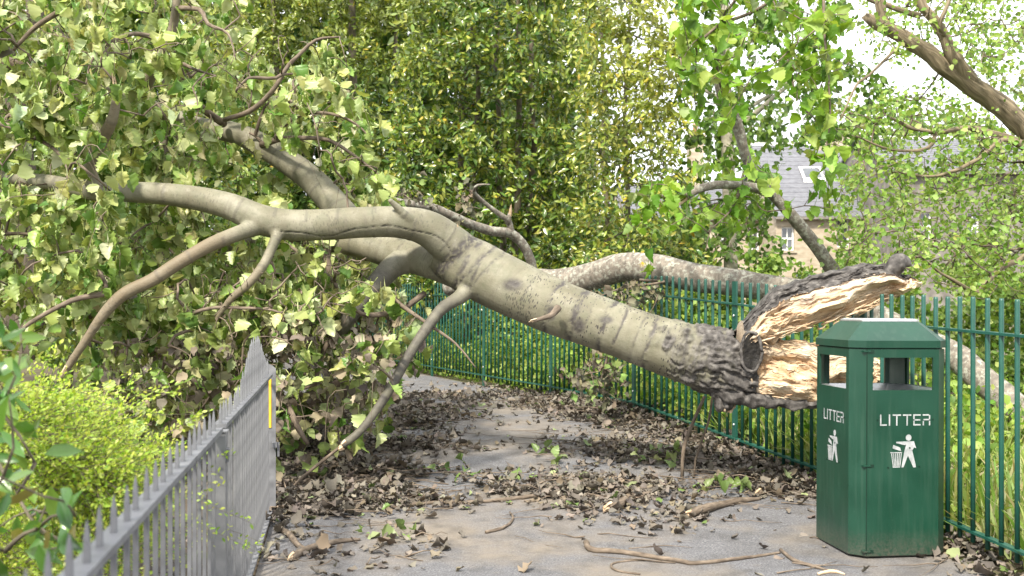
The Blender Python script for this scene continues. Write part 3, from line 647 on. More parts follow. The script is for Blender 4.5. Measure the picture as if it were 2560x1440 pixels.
# crown: secondary branches seen in the photo, then twigs grown to fill the crown
sec = [
 [(560, 300, 7.9, 12), (620, 280, 7.8, 13), (660, 250, 7.75, 13), (690, 215, 7.7, 12), (720, 165, 7.7, 11), (745, 140, 7.7, 10), (790, 100, 7.7, 8), (850, 92, 7.7, 4)],
 [(655, 362, 8.3, 18), (700, 348, 8.1, 14), (750, 345, 8.0, 12), (820, 350, 7.9, 10), (880, 385, 7.85, 8), (940, 430, 7.8, 5)],
 [(690, 345, 8.1, 14), (715, 310, 7.95, 11), (760, 285, 7.9, 10), (830, 285, 7.9, 8), (890, 310, 7.9, 6), (930, 350, 7.9, 4)],
 [(720, 165, 7.7, 9), (690, 195, 7.6, 9), (620, 195, 7.55, 7), (590, 230, 7.5, 4)],
 [(560, 310, 8.3, 20), (500, 265, 8.0, 18), (465, 205, 7.8, 14), (450, 160, 7.7, 12), (490, 175, 7.6, 7), (540, 190, 7.5, 4)],
 [(395, 95, 7.9, 14), (330, 85, 7.7, 11), (270, 110, 7.5, 9), (230, 150, 7.4, 7), (215, 210, 7.3, 4)],
 [(440, 20, 7.9, 14), (500, 25, 7.7, 12), (520, 60, 7.6, 10), (570, 85, 7.5, 6), (590, 150, 7.4, 3)],
 [(0, 150, 8.2, 34), (60, 175, 8.3, 34), (130, 205, 8.5, 28), (200, 240, 8.7, 20)],
 [(0, 308, 7.2, 14), (50, 325, 7.1, 13), (100, 350, 7.0, 11), (150, 385, 6.95, 8), (170, 430, 6.9, 5)],
 [(200, 0, 7.6, 14), (130, 40, 7.6, 14), (80, 75, 7.6, 12), (30, 130, 7.6, 8)],
 [(260, 735, 6.8, 15), (200, 745, 6.75, 14), (150, 765, 6.7, 12), (60, 820, 6.7, 10), (45, 870, 6.7, 7)],
 [(500, 820, 7.2, 11), (470, 790, 7.1, 10), (530, 770, 7.05, 9), (600, 770, 7.0, 8), (680, 775, 7.0, 6), (740, 800, 7.0, 4)],
 [(840, 820, 7.5, 16), (800, 900, 7.5, 13), (790, 960, 7.5, 9)],
 [(1060, 735, 7.7, 16), (1010, 770, 7.5, 15), (960, 785, 7.4, 14), (905, 785, 7.35, 11), (870, 760, 7.3, 6)],
 [(960, 720, 7.6, 12), (1000, 760, 7.4, 11), (1070, 810, 7.3, 9), (1140, 860, 7.25, 6), (1190, 920, 7.2, 3)],
 [(820, 600, 8.0, 20), (818, 650, 7.9, 18), (825, 690, 7.9, 15), (800, 740, 7.9, 8)],
 [(860, 740, 7.6, 12), (820, 690, 7.6, 11), (760, 640, 7.6, 10), (700, 600, 7.7, 7)],
 [(860, 1110, 6.95, 8), (760, 1190, 6.98, 8), (720, 1230, 7.0, 4)],
 [(720, 1010, 7.1, 14), (740, 1060, 7.0, 16), (770, 1110, 7.0, 10)],
]
SEC = [resample(curve(s), 0.05) for s in sec]
for C in SEC: link('branch', tubes_mesh('branch', [C], 9), M_TWIG, pop)
base = np.vstack([c[::3, :3] for k, c in SKR.items() if k not in ('trunk',) and not k.startswith('stub')] + [c[::2, :3] for c in SEC])
UP_POLY = [(-160, -120), (560, -120), (600, 20), (640, 110), (700, 130), (830, 90), (880, 200), (930, 330), (1000, 470), (930, 520), (860, 500), (760, 420), (640, 330), (560, 420), (840, 540), (800, 620), (600, 640), (440, 680), (250, 800), (180, 900), (-160, 880)]
LO_POLY = [(250, 800), (420, 690), (620, 640), (760, 620), (960, 640), (1010, 720), (1040, 800), (1000, 900), (960, 980), (900, 1030), (800, 1080), (760, 1150), (700, 1215), (670, 1160), (640, 1000), (420, 1060), (330, 1040), (230, 930)]
def d_up(x, y):
    if x > 330: return rng.uniform(7.7, 9.6) if rng.random() < .8 else rng.uniform(7.35, 7.7)
    return rng.uniform(6.7, 9.3)
def d_lo(x, y):
    lo = 6.9 if x > 640 else 6.95
    d = rng.uniform(lo, 9.2); zg = 0.12
    dmax = (H - zg - 0.05) * F / max(y - HOR, 30)
    return min(d, max(dmax, 6.9))
tw = grow(base, np.vstack([fill(UP_POLY, 560, d_up), fill(LO_POLY, 460, d_lo)]), lift=0.14, jit=0.18, rtip=0.0028, rmax=0.017)
TANGLE = [(640, 640), (760, 610), (900, 630), (960, 680), (900, 760), (830, 860), (720, 900), (600, 880), (520, 820), (560, 720)]
bare = grow(base, fill(TANGLE, 150, lambda x, y: rng.uniform(6.85, 7.7)), lift=-.05, jit=.28, rtip=.0028, rmax=.014)
bare += grow(base, fill([(100, 100), (560, 60), (900, 120), (900, 480), (600, 300), (250, 460), (100, 420)], 70, lambda x, y: rng.uniform(6.9, 7.9)), lift=.18, jit=.22, rtip=.0026, rmax=.012)
link('bare_twigs', tubes_mesh('bare_twigs', bare, 5), M_TWIG, pop, kind='stuff')
# drooping tips
tips = []
for C in tw:
    if rng.random() < 0.7:
        L = rng.uniform(.15, .4); e = C[-1, :3]; h = rng.normal(0, .35, 3); h[2] = 0; n_ = 6; u = np.linspace(0, 1, n_)[:, None]
        P = e + h * L * u + np.array([0, 0, -1]) * L * u ** 1.6; tips.append(np.column_stack([P, np.linspace(.002, .0013, n_)]))
link('twigs', tubes_mesh('twigs', tw + tips, 5), M_TWIG, pop, kind='stuff')
P, D = along(tw + tips, 9.5, 0.12, 0.02)
rep = rng.integers(2, 7, len(P)); P = np.repeat(P, rep, 0); D = np.repeat(D, rep, 0); P = P + rng.normal(0, 1, P.shape) * [.045, .045, .035]
kk = (P[:, 2] > gz(P[:, 0], P[:, 1]) + 0.02) & (rng.random(len(P)) < 0.14 + 1.5 * smooth01(.52 + 1.5 * fbm(P * 2.6, 2)))
ax, ay = pix(P)
for nm_, x0, x1, m_ in (('limb', 290, 1150, 50), ('limb.a', 560, 1100, 48), ('trunk', 1000, 2100, 85), ('branch', 200, 640, 30), ('branch.a', 840, 1150, 26), ('branch.e', 200, 300, 20)):
    C = SKR[nm_]; cx_, cy_ = pix(C[:, :3]); dd_ = np.hypot(ax[:, None] - cx_, ay[:, None] - cy_); j_ = dd_.argmin(1)
    kk &= ~((dd_.min(1) < m_) & (P[:, 1] < C[j_, 1] + .05) & (ax > x0) & (ax < x1) & (rng.random(len(P)) < .88))
C = SKR['limb.a']; cx_, cy_ = pix(C[:, :3])
for q in C[(cx_ > 430) & (cx_ < 860)][::3]:                 # few leaves stand between this bare limb and the sun
    rel = P - q[:3]; al_ = rel @ SD; pd = np.linalg.norm(rel - al_[:, None] * SD, axis=1); kk &= ~((al_ > 0) & (pd < .16) & (rng.random(len(P)) < .5))
P, D = P[kk], D[kk]
n = len(P); t, nn = orient(n, D, 1.1, 0.1, 0.38, (0.05, -0.8, 0.4), 0.75)
P = P + t * rng.uniform(.02, .05, (n, 1)); size = rng.uniform(.07, .14, n)
px_, py_ = pix(P)
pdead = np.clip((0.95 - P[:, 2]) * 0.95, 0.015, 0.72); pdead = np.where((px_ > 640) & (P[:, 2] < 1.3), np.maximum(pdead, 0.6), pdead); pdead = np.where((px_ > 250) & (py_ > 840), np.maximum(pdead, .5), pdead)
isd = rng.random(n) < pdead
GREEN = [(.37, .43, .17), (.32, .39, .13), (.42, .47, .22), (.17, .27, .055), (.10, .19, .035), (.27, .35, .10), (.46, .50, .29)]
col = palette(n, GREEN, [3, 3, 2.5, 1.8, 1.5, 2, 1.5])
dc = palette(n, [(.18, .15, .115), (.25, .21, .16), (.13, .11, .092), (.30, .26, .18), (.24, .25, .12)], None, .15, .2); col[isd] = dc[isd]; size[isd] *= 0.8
pk = front_pick(P[~isd], 300, 40, (0, 1010), (0, 1250)); gi = np.where(~isd)[0]; pk = gi[pk]; rest = np.ones(n, bool); rest[pk] = False
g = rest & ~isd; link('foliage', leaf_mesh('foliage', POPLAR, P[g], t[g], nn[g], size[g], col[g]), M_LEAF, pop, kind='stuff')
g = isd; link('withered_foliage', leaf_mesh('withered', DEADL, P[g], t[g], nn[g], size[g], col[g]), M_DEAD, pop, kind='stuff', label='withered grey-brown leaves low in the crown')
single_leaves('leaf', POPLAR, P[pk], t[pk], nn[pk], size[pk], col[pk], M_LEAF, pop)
print('fallen leaves', n)

# ------------------------------------------------------------------ second fallen tree, grey with lichen, behind the railing
ft = thing('fallen_tree', W(2060, 735, 9.2) * [1, 1, 0] + [0, 0, .2], 'grey lichen-spotted fallen trunk with a tall broken leafy branch behind the green railing', 'tree')
LOG = curve([(1120, 720, 11.6, 40), (1220, 698, 11.2, 54), (1310, 702, 10.9, 62), (1400, 706, 10.7, 66), (1480, 690, 10.5, 70), (1560, 668, 10.3, 72), (1640, 672, 10.1, 74), (1730, 692, 9.9, 72), (1830, 706, 9.7, 68), (1930, 722, 9.5, 66), (2040, 738, 9.3, 66), (2150, 770, 9.1, 66), (2260, 830, 8.9, 64), (2380, 885, 8.7, 66), (2450, 945, 8.5, 70), (2540, 1020, 8.3, 74), (2640, 1120, 8.0, 78)])
UPB = curve([(2095, 700, 9.3, 40), (2065, 650, 9.2, 36), (2020, 590, 9.1, 32), (1975, 535, 9.0, 29), (1935, 490, 8.95, 26), (1900, 450, 8.9, 25), (1868, 400, 8.85, 24), (1848, 330, 8.8, 26), (1828, 270, 8.75, 28), (1802, 232, 8.7, 22), (1790, 170, 8.6, 14), (1800, 90, 8.5, 12), (1830, 20, 8.4, 10), (1850, -60, 8.3, 8)])
HNG = curve([(1925, 485, 8.9, 22), (1890, 470, 8.8, 24), (1840, 464, 8.7, 22), (1790, 463, 8.65, 21), (1745, 474, 8.6, 20), (1715, 494, 8.58, 17)])
GB = curve([(1330, 700, 10.9, 30), (1328, 660, 10.8, 24), (1312, 618, 10.7, 24), (1278, 585, 10.6, 25), (1220, 576, 10.4, 24), (1150, 550, 10.2, 23), (1080, 520, 10.0, 22), (1000, 506, 9.8, 20), (930, 490, 9.6, 15), (870, 480, 9.5, 9)])
GB2 = curve([(1280, 590, 10.6, 18), (1272, 555, 10.55, 16), (1262, 545, 10.5, 14), (1220, 515, 10.4, 11), (1185, 480, 10.3, 9), (1195, 462, 10.2, 6), (1225, 462, 10.2, 3)])
GB3 = curve([(1270, 560, 10.55, 14), (1274, 535, 10.5, 10)])
FT = {'trunk': LOG, 'branch': UPB, 'branch.a': HNG, 'branch.b': GB, 'branch.c': GB2, 'branch.d': GB3}
FTR = {k: resample(c, 0.05) for k, c in FT.items()}
for k, c in FTR.items():
    v, q, tt, b = tube(c, 24 if k == 'trunk' else 14)
    v = v + 0.012 * np.stack([fbm(v * 6, 2), fbm(v * 6 + 5, 2), fbm(v * 6 + 9, 2)], 1) * min(1, c[0, 3] / .05)
    link(k.split('.')[0], mesh_np('bark', v, q, tt, {'bc': ('FLOAT_VECTOR', b)}, True), M_GREYBARK, ft)
broken_end(FTR['branch.a'], M_WOOD, ft, .16); broken_end(FTR['branch.d'], M_WOOD, ft, .11)
sec2 = [resample(curve(s), .05) for s in ([(1840, 300, 8.75, 8), (1810, 240, 8.5, 8), (1790, 150, 8.2, 8), (1800, 60, 8, 7), (1860, -30, 7.8, 6)],
        [(1800, 60, 8, 8), (1740, 110, 7.9, 6), (1690, 150, 7.8, 3)], [(1860, 430, 8.8, 8), (1830, 520, 8.6, 6), (1770, 580, 8.4, 3)],
        [(2060, -80, 7.4, 9), (2060, 60, 7.3, 7), (2070, 180, 7.2, 6), (2075, 300, 7.2, 5), (2060, 400, 7.2, 3)], [(1800, 60, 8, 9), (1900, 20, 7.8, 9), (2000, -60, 7.6, 9), (2060, -80, 7.4, 9)],
        [(1600, 700, 9.9, 8), (1660, 705, 9.7, 7), (1560, 720, 9.6, 5), (1500, 740, 9.5, 3)], [(1560, 740, 9.8, 9), (1530, 850, 9.6, 8), (1500, 960, 9.5, 5)])]
HANG = [(1690, -60), (2140, -60), (2120, 120), (2105, 260), (2120, 420), (2080, 455), (2010, 400), (2000, 300), (1965, 180), (1900, 160), (1860, 240), (1850, 330), (1790, 300), (1700, 310), (1672, 120)]
HANG2 = [(1640, 420), (1760, 400), (1860, 360), (1960, 430), (2040, 480), (2080, 520), (1960, 520), (1880, 560), (1830, 640), (1770, 650), (1740, 560), (1600, 600), (1540, 540)]
DEADP = [(1440, 720), (1600, 700), (1650, 730), (1640, 800), (1560, 880), (1570, 980), (1560, 1010), (1420, 980), (1400, 900), (1500, 870), (1450, 790)]
b2 = np.vstack([c[::3, :3] for k, c in FTR.items() if k not in ('branch.b', 'branch.c', 'branch.d')] + [c[::2, :3] for c in sec2])
twh = grow(b2, np.vstack([fill(HANG, 130, lambda x, y: rng.uniform(7.0, 8.6)), fill(HANG2, 70, lambda x, y: rng.uniform(8.2, 9.6))]), lift=.05, rtip=.002, rmax=.008)
b3 = np.vstack([FTR['branch.b'][::3, :3], FTR['branch.c'][::3, :3], FTR['trunk'][::3, :3]])
twd = grow(b3, np.vstack([fill(DEADP, 90, lambda x, y: rng.uniform(9.0, 10.2)), fill([(820, 470), (1000, 440), (1200, 430), (1230, 540), (1140, 520), (1000, 530), (900, 500)], 30, lambda x, y: rng.uniform(9.4, 10.4))]), lift=.05, rtip=.002, rmax=.006)
for C in sec2: link('branch', tubes_mesh('branch', [C], 7), M_TWIG, ft)
link('twigs', tubes_mesh('twigs', twh + twd, 5), M_TWIG, ft, kind='stuff')
P, D = along(twh + sec2[:5], 16, .2, .03); n = len(P); t, nn = orient(n, D, .8, .1, .45, (0, -.8, .4), .7); size = rng.uniform(.09, .135, n)
col = palette(n, [(.17, .31, .03), (.23, .37, .05), (.11, .23, .03), (.31, .43, .09), (.27, .37, .14)], [3, 3, 2, 2, 1])
pk = front_pick(P, 220, 34, (1500, 2300), (0, 720)); rest = np.ones(n, bool); rest[pk] = False
link('foliage', leaf_mesh('foliage', POPLAR, P[rest], t[rest], nn[rest], size[rest], col[rest]), M_FRESH, ft, kind='stuff')
single_leaves('leaf', POPLAR, P[pk], t[pk], nn[pk], size[pk], col[pk], M_FRESH, ft)
P, D = along(twd + sec2[5:], 26, .1, .05); n = len(P); t, nn = orient(n, D, .9, .1, .4); size = rng.uniform(.05, .10, n)
link('withered_foliage', leaf_mesh('withered', DEADL, P, t, nn, size, palette(n, [(.15, .135, .10), (.20, .19, .12), (.10, .10, .07), (.18, .26, .08)])), M_DEAD, ft, kind='stuff')

# ------------------------------------------------------------------ palisade fence
pf = thing('palisade_fence', (-1.13, 4.2, 0), 'grey painted metal palisade with pointed pales beside the yellow-green shrub', 'fence')
FA = np.array([-0.62, 1.0]); FB = np.array([-1.545, 6.62]); fd = (FB - FA) / np.linalg.norm(FB - FA); fn = np.array([fd[1], -fd[0]]); FLn = np.linalg.norm(FB - FA); fang = math.atan2(fd[1], fd[0])
def fpt(s, o=0.0): return FA + fd * s + fn * o
def FM(s, o=0, z=0, ground=True):
    p = fpt(s, o); M = np.eye(4); M[:2, 0] = fd; M[:2, 1] = -fn; M[:2, 3] = p; M[2, 3] = z + (float(gz(p[0], p[1])) if ground else 0); return M
RAILZ = 0.925
def pale_mesh(h):
    w, tk = 0.0070, 0.0058; zs = [0.0, h - .07, h - .035, h - .012, h]; ws = [1, 1, .85, .45, .06]; V, Q = [], []
    for z, k in zip(zs, ws): V += [[-w * k, -tk * k, z], [w * k, -tk * k, z], [w * k, tk * k, z], [-w * k, tk * k, z]]
    for i in range(4):
        for j in range(4): Q.append([4 * i + j, 4 * i + (j + 1) % 4, 4 * i + 4 + (j + 1) % 4, 4 * i + 4 + j])
    Q += [[3, 2, 1, 0], [16, 17, 18, 19]]
    me = mesh_np('pale', np.array(V), np.array(Q)); me.materials.append(M_GREY); return me
pales = {}
s = 0.05
while s < FLn - 0.06:
    dY = fpt(s)[1]; rise = 0.088 + 0.20 * smooth01((dY - 4.5) / 1.0) - .22 * smooth01((dY - 5.55) / 1.05)
    if not (3.78 < dY < 3.93):
        h = round(RAILZ + rise, 2)
        if h not in pales: pales[h] = pale_mesh(h)
        o = bpy.data.objects.new('pale', pales[h]); SC.collection.objects.link(o); o.parent = pf
        o.matrix_parent_inverse = Matrix.Translation(-Vector(pf.location)); M = FM(s + rng.normal(0, .003)); tl = rng.normal(0, .006); M[0, 2] = tl; o.matrix_basis = Matrix(M.tolist())
    s += 0.117 if dY < 4 else 0.1
sY = lambda d: (d - FA[1]) / fd[1]
for s0, s1 in ((0, sY(3.8)), (sY(3.92), FLn - .05)):
    for z, hh in ((RAILZ, .008), (0.06, .008)):
        mb = MB(); mb.box(0, s1 - s0, -.024, .024, z - hh, z + hh, FM(s0, ground=False) + np.diag([0, 0, 0, 0])); mb.build('rail', M_GREY, pf)
for sp_ in (sY(3.855), sY(1.3)):
    mb = MB(); mb.box(-.03, .03, -.03, .03, -.02, RAILZ - .012, FM(sp_)); o = mb.build('post', M_GREY, pf)
    mb = MB(); mb.box(-.036, .036, -.036, .036, RAILZ - .012, RAILZ - .0085, FM(sp_)); mb.build('cap', M_GREY, o)
    mb = MB(); mb.box(-.02, .02, -.04, -.0305, .80, .85, FM(sp_)); mb.build('bracket', M_GREY, o)
# closing stile of the gate leaf, facing the camera, with a yellow sticker and a latch
mb = MB(); Ms = FM(FLn - .03); mb.prism([(-.052, -.02), (.04, -.02), (.04, RAILZ + .01), (.02, RAILZ + .03), (-.052, RAILZ + .06)], -.006, .006, lambda x, y, z: tuple((Ms @ np.array([y + .045, -x, z, 1]))[:3])); o = mb.build('gate_stile', M_GREY, pf)
mb = MB(); mb.box(.0335, .0385, -.012, .018, .56, .87, Ms); mb.build('sticker', M_YEL, o, label='narrow yellow sticker')
mb = MB(); mb.box(-.02, .03, -.05, -.02, .44, .47, Ms).box(.0, .012, -.065, -.05, .38, .47, Ms); mb.build('latch', M_GREY, pf)

# ------------------------------------------------------------------ green railing
gr = thing('green_railing', (1.8, 8.4, float(gz(1.8, 8.4))), 'long dark green steel bar railing running along the path behind the litter bin', 'fence')
RH, PW = 1.40, 0.055
bar_me = None
mb = MB(); th8 = np.linspace(0, 2 * np.pi, 8, endpoint=False); r = .0128
v, q, tt, b_ = tube(np.array([[0, 0, .07, r], [0, 0, .7, r], [0, 0, RH - .012, r], [0, 0, RH, r * .8]]), 10); bar_me = mesh_np('bar', v, q, tt, None, True); bar_me.materials.append(M_RAIL)
bolt_me = None
for k in range(len(POST) - 1):
    a, b = POST[k], POST[k + 1]; L = np.linalg.norm(b - a); dr = (b - a) / L; nb = max(8, int(round(L / (0.125 if L > 1.7 else 0.115))))
    za, zb = float(gz(*a)), float(gz(*b)); yaw = math.atan2(dr[1], dr[0])
    for z in (RH - .185, .13):
        mb = MB(); z0, z1 = za + z, zb + z; w, hh = .02, .007
        A3 = np.append(a, z0); B3_ = np.append(b, z1); sd = np.array([-dr[1], dr[0], 0]) * w; u_ = np.array([0, 0, hh])
        mb.add(np.array([A3 - sd - u_, A3 + sd - u_, A3 + sd + u_, A3 - sd + u_, B3_ - sd - u_, B3_ + sd - u_, B3_ + sd + u_, B3_ - sd + u_]), [[0, 1, 2, 3], [7, 6, 5, 4], [0, 4, 5, 1], [1, 5, 6, 2], [2, 6, 7, 3], [3, 7, 4, 0]])
        mb.build('rail', M_RAIL, gr)
    for i in range(1, nb):
        f = i / nb; p = a + (b - a) * f; z = za + (zb - za) * f
        o = bpy.data.objects.new('bar', bar_me); SC.collection.objects.link(o); o.parent = gr
        o.matrix_parent_inverse = Matrix.Translation(-Vector(gr.location)); o.matrix_basis = Matrix.Translation((p[0] + rng.normal(0, .002), p[1], z + rng.normal(0, .003)))
for k, p in enumerate(POST):
    dr = POST[min(k + 1, len(POST) - 1)] - POST[max(k - 1, 0)]; yaw = math.atan2(dr[1], dr[0]) + math.pi / 2; M = np.eye(4); c, s_ = math.cos(yaw), math.sin(yaw)
    M[:2, :2] = [[c, -s_], [s_, c]]; M[:3, 3] = [p[0], p[1], float(gz(*p))]
    mb = MB(); mb.box(-.027, .027, -.008, .008, -.05, RH - .002, M)
    # the flat of the post faces the path
    mb = MB(); mb.box(-.009, .009, -.03, .03, -.05, RH - .002, M); o = mb.build('post', M_RAIL, gr)
    for z in (RH - .28, .24):
        fx = -.0095
        for sx in (-1, 1):
            c0 = np.array([sx * .012, 0, z, 1.0]); vv, qq, t2_, _ = tube(np.array([[sx * .009, 0, z, .011], [sx * .014, 0, z, .0105], [sx * .0175, 0, z, .006]]), 10); vv = vv @ M[:3, :3].T + M[:3, 3]
            link('bolt', mesh_np('bolt', vv, qq, t2_, None, True), M_STEEL, o)

# ------------------------------------------------------------------ litter bin
BR = math.radians(7.4)
lb = thing('litter_bin', (2.064, 5.865, 0.008), 'dark green metal litter bin with white figure emblem beside the railing', 'litter bin', rz=BR)
lb.rotation_euler = (math.radians(-0.3), math.radians(0.4), BR)
Wd, Ch = 0.275, 0.07
def octo(w, c): return [(-w + c, -w), (w - c, -w), (w, -w + c), (w, w - c), (w - c, w), (-w + c, w), (-w, w - c), (-w, -w + c)]
def oct_band(mb, rings):                                   # rings: (half, chamfer, z)
    V = []; n = len(rings)
    for w, c, z in rings: V += [(x, y, z) for x, y in octo(w, c)]
    Q = [[8 * i + j, 8 * i + (j + 1) % 8, 8 * i + 8 + (j + 1) % 8, 8 * i + 8 + j] for i in range(n - 1) for j in range(8)]
    return mb.add(V, Q)
def oct_cap(mb, w, c, z, up=True):
    V = [(x, y, z) for x, y in octo(w, c)]; T = [[0, k, k + 1] if up else [0, k + 1, k] for k in range(1, 7)]; return mb.add(V, None, T)
zb, zo0, zo1, ze = 0.012, 0.905, 1.08, 1.125
mb = MB(); oct_band(mb, [(Wd - .006, Ch, zb), (Wd, Ch, zb + .006), (Wd, Ch, zo0), (Wd - .012, Ch, zo0)]); oct_cap(mb, Wd - .006, Ch, zb, False)
oct_band(mb, [(Wd - .012, Ch, zo0), (Wd - .012, Ch, zo0 - .06)]); body = mb.build('body', M_BIN, lb, local=True)
mb = MB(); oct_band(mb, [(Wd - .012, Ch, zo1), (Wd, Ch, zo1), (Wd, Ch, ze), (Wd - .012, Ch, ze), (Wd - .012, Ch, zo1)]); mb.build('top_band', M_BIN, lb, local=True)
ow = 0.172                                                 # half width of the openings
for sx in (-1, 1):
    for sy in (-1, 1):
        o_ = [(ow, Wd), (Wd - Ch, Wd), (Wd, Wd - Ch), (Wd, ow), (Wd - .012, ow), (Wd - .012, Wd - Ch - .005), (Wd - Ch - .005, Wd - .012), (ow, Wd - .012)]
        V = [(sx * x, sy * y, z) for z in (zo0, zo1) for x, y in o_]; Q = [[j, (j + 1) % 8, 8 + (j + 1) % 8, 8 + j] for j in range(8)]
        link('corner_post', mesh_np('corner_post', np.array(V, float), np.array(Q)), M_BIN, lb, local=True)
mb = MB(); oct_band(mb, [(Wd - .013, Ch, zo0 - .002), (.16, .045, zo0 - .045), (.16, .045, .6)]); mb.build('liner_rim', M_STEEL, lb, local=True, label='grey metal liner rim inside the openings')
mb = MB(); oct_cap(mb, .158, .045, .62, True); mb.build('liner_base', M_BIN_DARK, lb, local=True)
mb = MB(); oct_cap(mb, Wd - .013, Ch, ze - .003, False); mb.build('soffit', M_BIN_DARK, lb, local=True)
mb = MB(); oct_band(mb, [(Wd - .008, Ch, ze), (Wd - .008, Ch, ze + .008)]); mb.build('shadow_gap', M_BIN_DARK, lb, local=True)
mb = MB(); oct_band(mb, [(Wd - .002, Ch, ze + .008), (Wd + .006, Ch, ze + .008), (Wd + .006, Ch, ze + .046), (Wd + .003, Ch, ze + .049), (.168, .03, 1.272)]); oct_cap(mb, .168, .03, 1.272); lid = mb.build('lid', M_BIN, lb, local=True)
mb = MB(); oct_band(mb, [(.166, .03, 1.273), (.166, .03, 1.281), (.150, .026, 1.288)]); oct_cap(mb, .150, .026, 1.288); mb.build('stub_plate', M_STEEL, lid, label='shiny steel plate on top')
# door seam, hinges, plinth foot
mb = MB(); mb.box(-Wd + Ch - .0025, -Wd + Ch + .0025, -Wd - .0012, -Wd + .01, zb + .01, ze); mb.build('door_seam', M_BIN_DARK, body)
for z in (zb + .03, .50, ze - .012):
    mb = MB(); mb.box(-Wd + Ch - .022, -Wd + Ch + .0, -Wd - .006, -Wd + .02, z - .004, z + .004).box(-Wd + Ch - .022, -Wd + Ch + .02, -Wd - .007, -Wd - .001, z - .0035, z + .0035); mb.build('hinge', M_BIN, body)
    mb = MB(); mb.box(-Wd + Ch + .02, -Wd + Ch + .04, -Wd - .003, -Wd - .001, z - .008, z + .008); mb.build('hinge_slot', M_BIN_DARK, body)
mb = MB(); oct_band(mb, [(.2, .05, -.03), (.2, .05, zb + .002)]); mb.build('foot', M_BIN_DARK, lb, local=True)
mb = MB(); mb.box(Wd - .001, Wd + .012, -.03, .0, .66, .70); mb.build('lock', M_BIN_DARK, body)

def letter(ch, x, w, h, t):
    s = []
    R = lambda x0, x1, z0, z1: s.append([(x + x0, z0), (x + x1, z0), (x + x1, z1), (x + x0, z1)])
    if ch == 'L': R(0, t, 0, h); R(t, w, 0, t)
    if ch == 'I': R(0, t, 0, h)
    if ch == 'T': R(0, w, h - t, h); R(w / 2 - t / 2, w / 2 + t / 2, 0, h - t)
    if ch == 'E': R(0, t, 0, h * .44); R(0, t, h * .56, h); R(t, w, 0, t); R(t, w * .95, h / 2 - t / 2, h / 2 + t / 2); R(t, w, h - t, h)
    if ch == 'R':
        R(0, t, 0, h * .40); R(0, w - t, h - t, h); R(t * .6, w - t, h * .46, h * .46 + t); R(w - t, w, h * .46 + t * .6, h - t * .6); R(w - t, w, 0, h * .46 - t * .3)
    return s
def print_face(frame, xc, sc=1.0):
    h, t = .060, .0074; mb = MB(); x = xc - .143 * sc
    for ch, w in (('L', .038), ('I', .010), ('T', .047), ('T', .047), ('E', .042), ('R', .043)):
        for poly in letter(ch, 0, w, h, t): mb.prism([(x + px * sc, .715 + pz) for px, pz in poly], 0, -.0012, frame)
        x += (w + .0118) * sc
    mb.build('lettering', M_WHITE, body, label='white capital letters LITTER')
    # emblem: figure dropping a sheet into a slatted basket
    mb = MB(); ex, ez, k = xc - .004, .490, .00183      # k: metres per unit, artwork about 110 x 100 units
    pt = lambda a, b: (ex + (a - 50) * k * .92 * sc, ez + b * k * .98)
    mb.prism([pt(64 + 9.5 * math.cos(a), 89 + 9.5 * math.sin(a)) for a in np.linspace(0, 2 * np.pi, 20, endpoint=False)], 0, -.0012, frame)
    for poly in ([(22, 77), (22, 73), (50, 67), (56, 68), (58, 78)], [(58, 78), (56, 68), (50, 48), (76, 50), (83, 60), (82, 78)], [(83, 60), (90, 57), (82, 78)], [(50, 48), (40, 0), (47, 0), (62, 36), (66, 50)],
                 [(62, 36), (80, 0), (89, 0), (88, 8), (76, 52), (66, 50)], [(12, 68), (35, 60), (39, 49), (10, 57)]): mb.prism([pt(*q) for q in poly], 0, -.0012, frame)
    for poly in ([(2, 46), (42, 46), (42, 43), (2, 43)], [(10, 3), (36, 3), (35, 0), (11, 0)]): mb.prism([pt(*q) for q in poly], 0, -.0012, frame)
    for i in range(6):
        a = 5 + i * 6.6; b = 11 + i * 4.5; mb.prism([pt(a, 42), pt(a + 3.2, 42), pt(b + 2.6, 4), pt(b, 4)], 0, -.0012, frame)
    mb.build('emblem', M_WHITE, body, label='white emblem of a figure dropping litter in a basket')
    mb = MB()
    for bx, bz in ((xc - .158 * sc, .745), (xc + .158 * sc, .748), (ex + .03 * sc, ez + .105), (ex - .092 * sc, ez + .0), (ex + .085 * sc, ez + .004)):
        mb.prism([(bx + .0045 * math.cos(a), bz + .0045 * math.sin(a)) for a in np.linspace(0, 2 * np.pi, 10, endpoint=False)], 0, -.003, frame)
    mb.build('rivets', M_BIN_DARK, body)
print_face(lambda x, y, z: (x, -Wd - .0008 + y, z), .012)
print_face(lambda x, y, z: (-Wd - .0008 + y, -x, z), .02, .88)

# ------------------------------------------------------------------ house and buildings behind
M_STONE = noise_mat('sandstone', [(0.3, (0.25, 0.205, 0.15)), (0.5, (0.34, 0.29, 0.22)), (0.7, (0.43, 0.38, 0.30))], 2.2, 0.9, 8, stretch=(1, 1, 3))
M_RUBBLE = noise_mat('grey_rubble', [(0.3, (0.11, 0.103, 0.093)), (0.5, (0.165, 0.153, 0.138)), (0.7, (0.23, 0.213, 0.19))], 3, 0.9, 8)
M_SLATE = noise_mat('slate', [(0.3, (0.09, 0.093, 0.108)), (0.5, (0.13, 0.134, 0.152)), (0.7, (0.175, 0.18, 0.20))], 4, 0.7, 8, stretch=(1.0, 5, 5))
M_TRIM = noise_mat('white_paint', [(0.3, (0.72, 0.72, 0.70)), (0.7, (0.8, 0.8, 0.79))], 5, 0.5)
M_GLASS = noise_mat('window_glass', [(0.3, (0.03, 0.035, 0.04)), (0.7, (0.09, 0.10, 0.11))], 1.5, 0.05, spec=1.0)
M_POT = noise_mat('terracotta', [(0.3, (0.35, 0.17, 0.09)), (0.7, (0.50, 0.30, 0.18))], 5, 0.8)
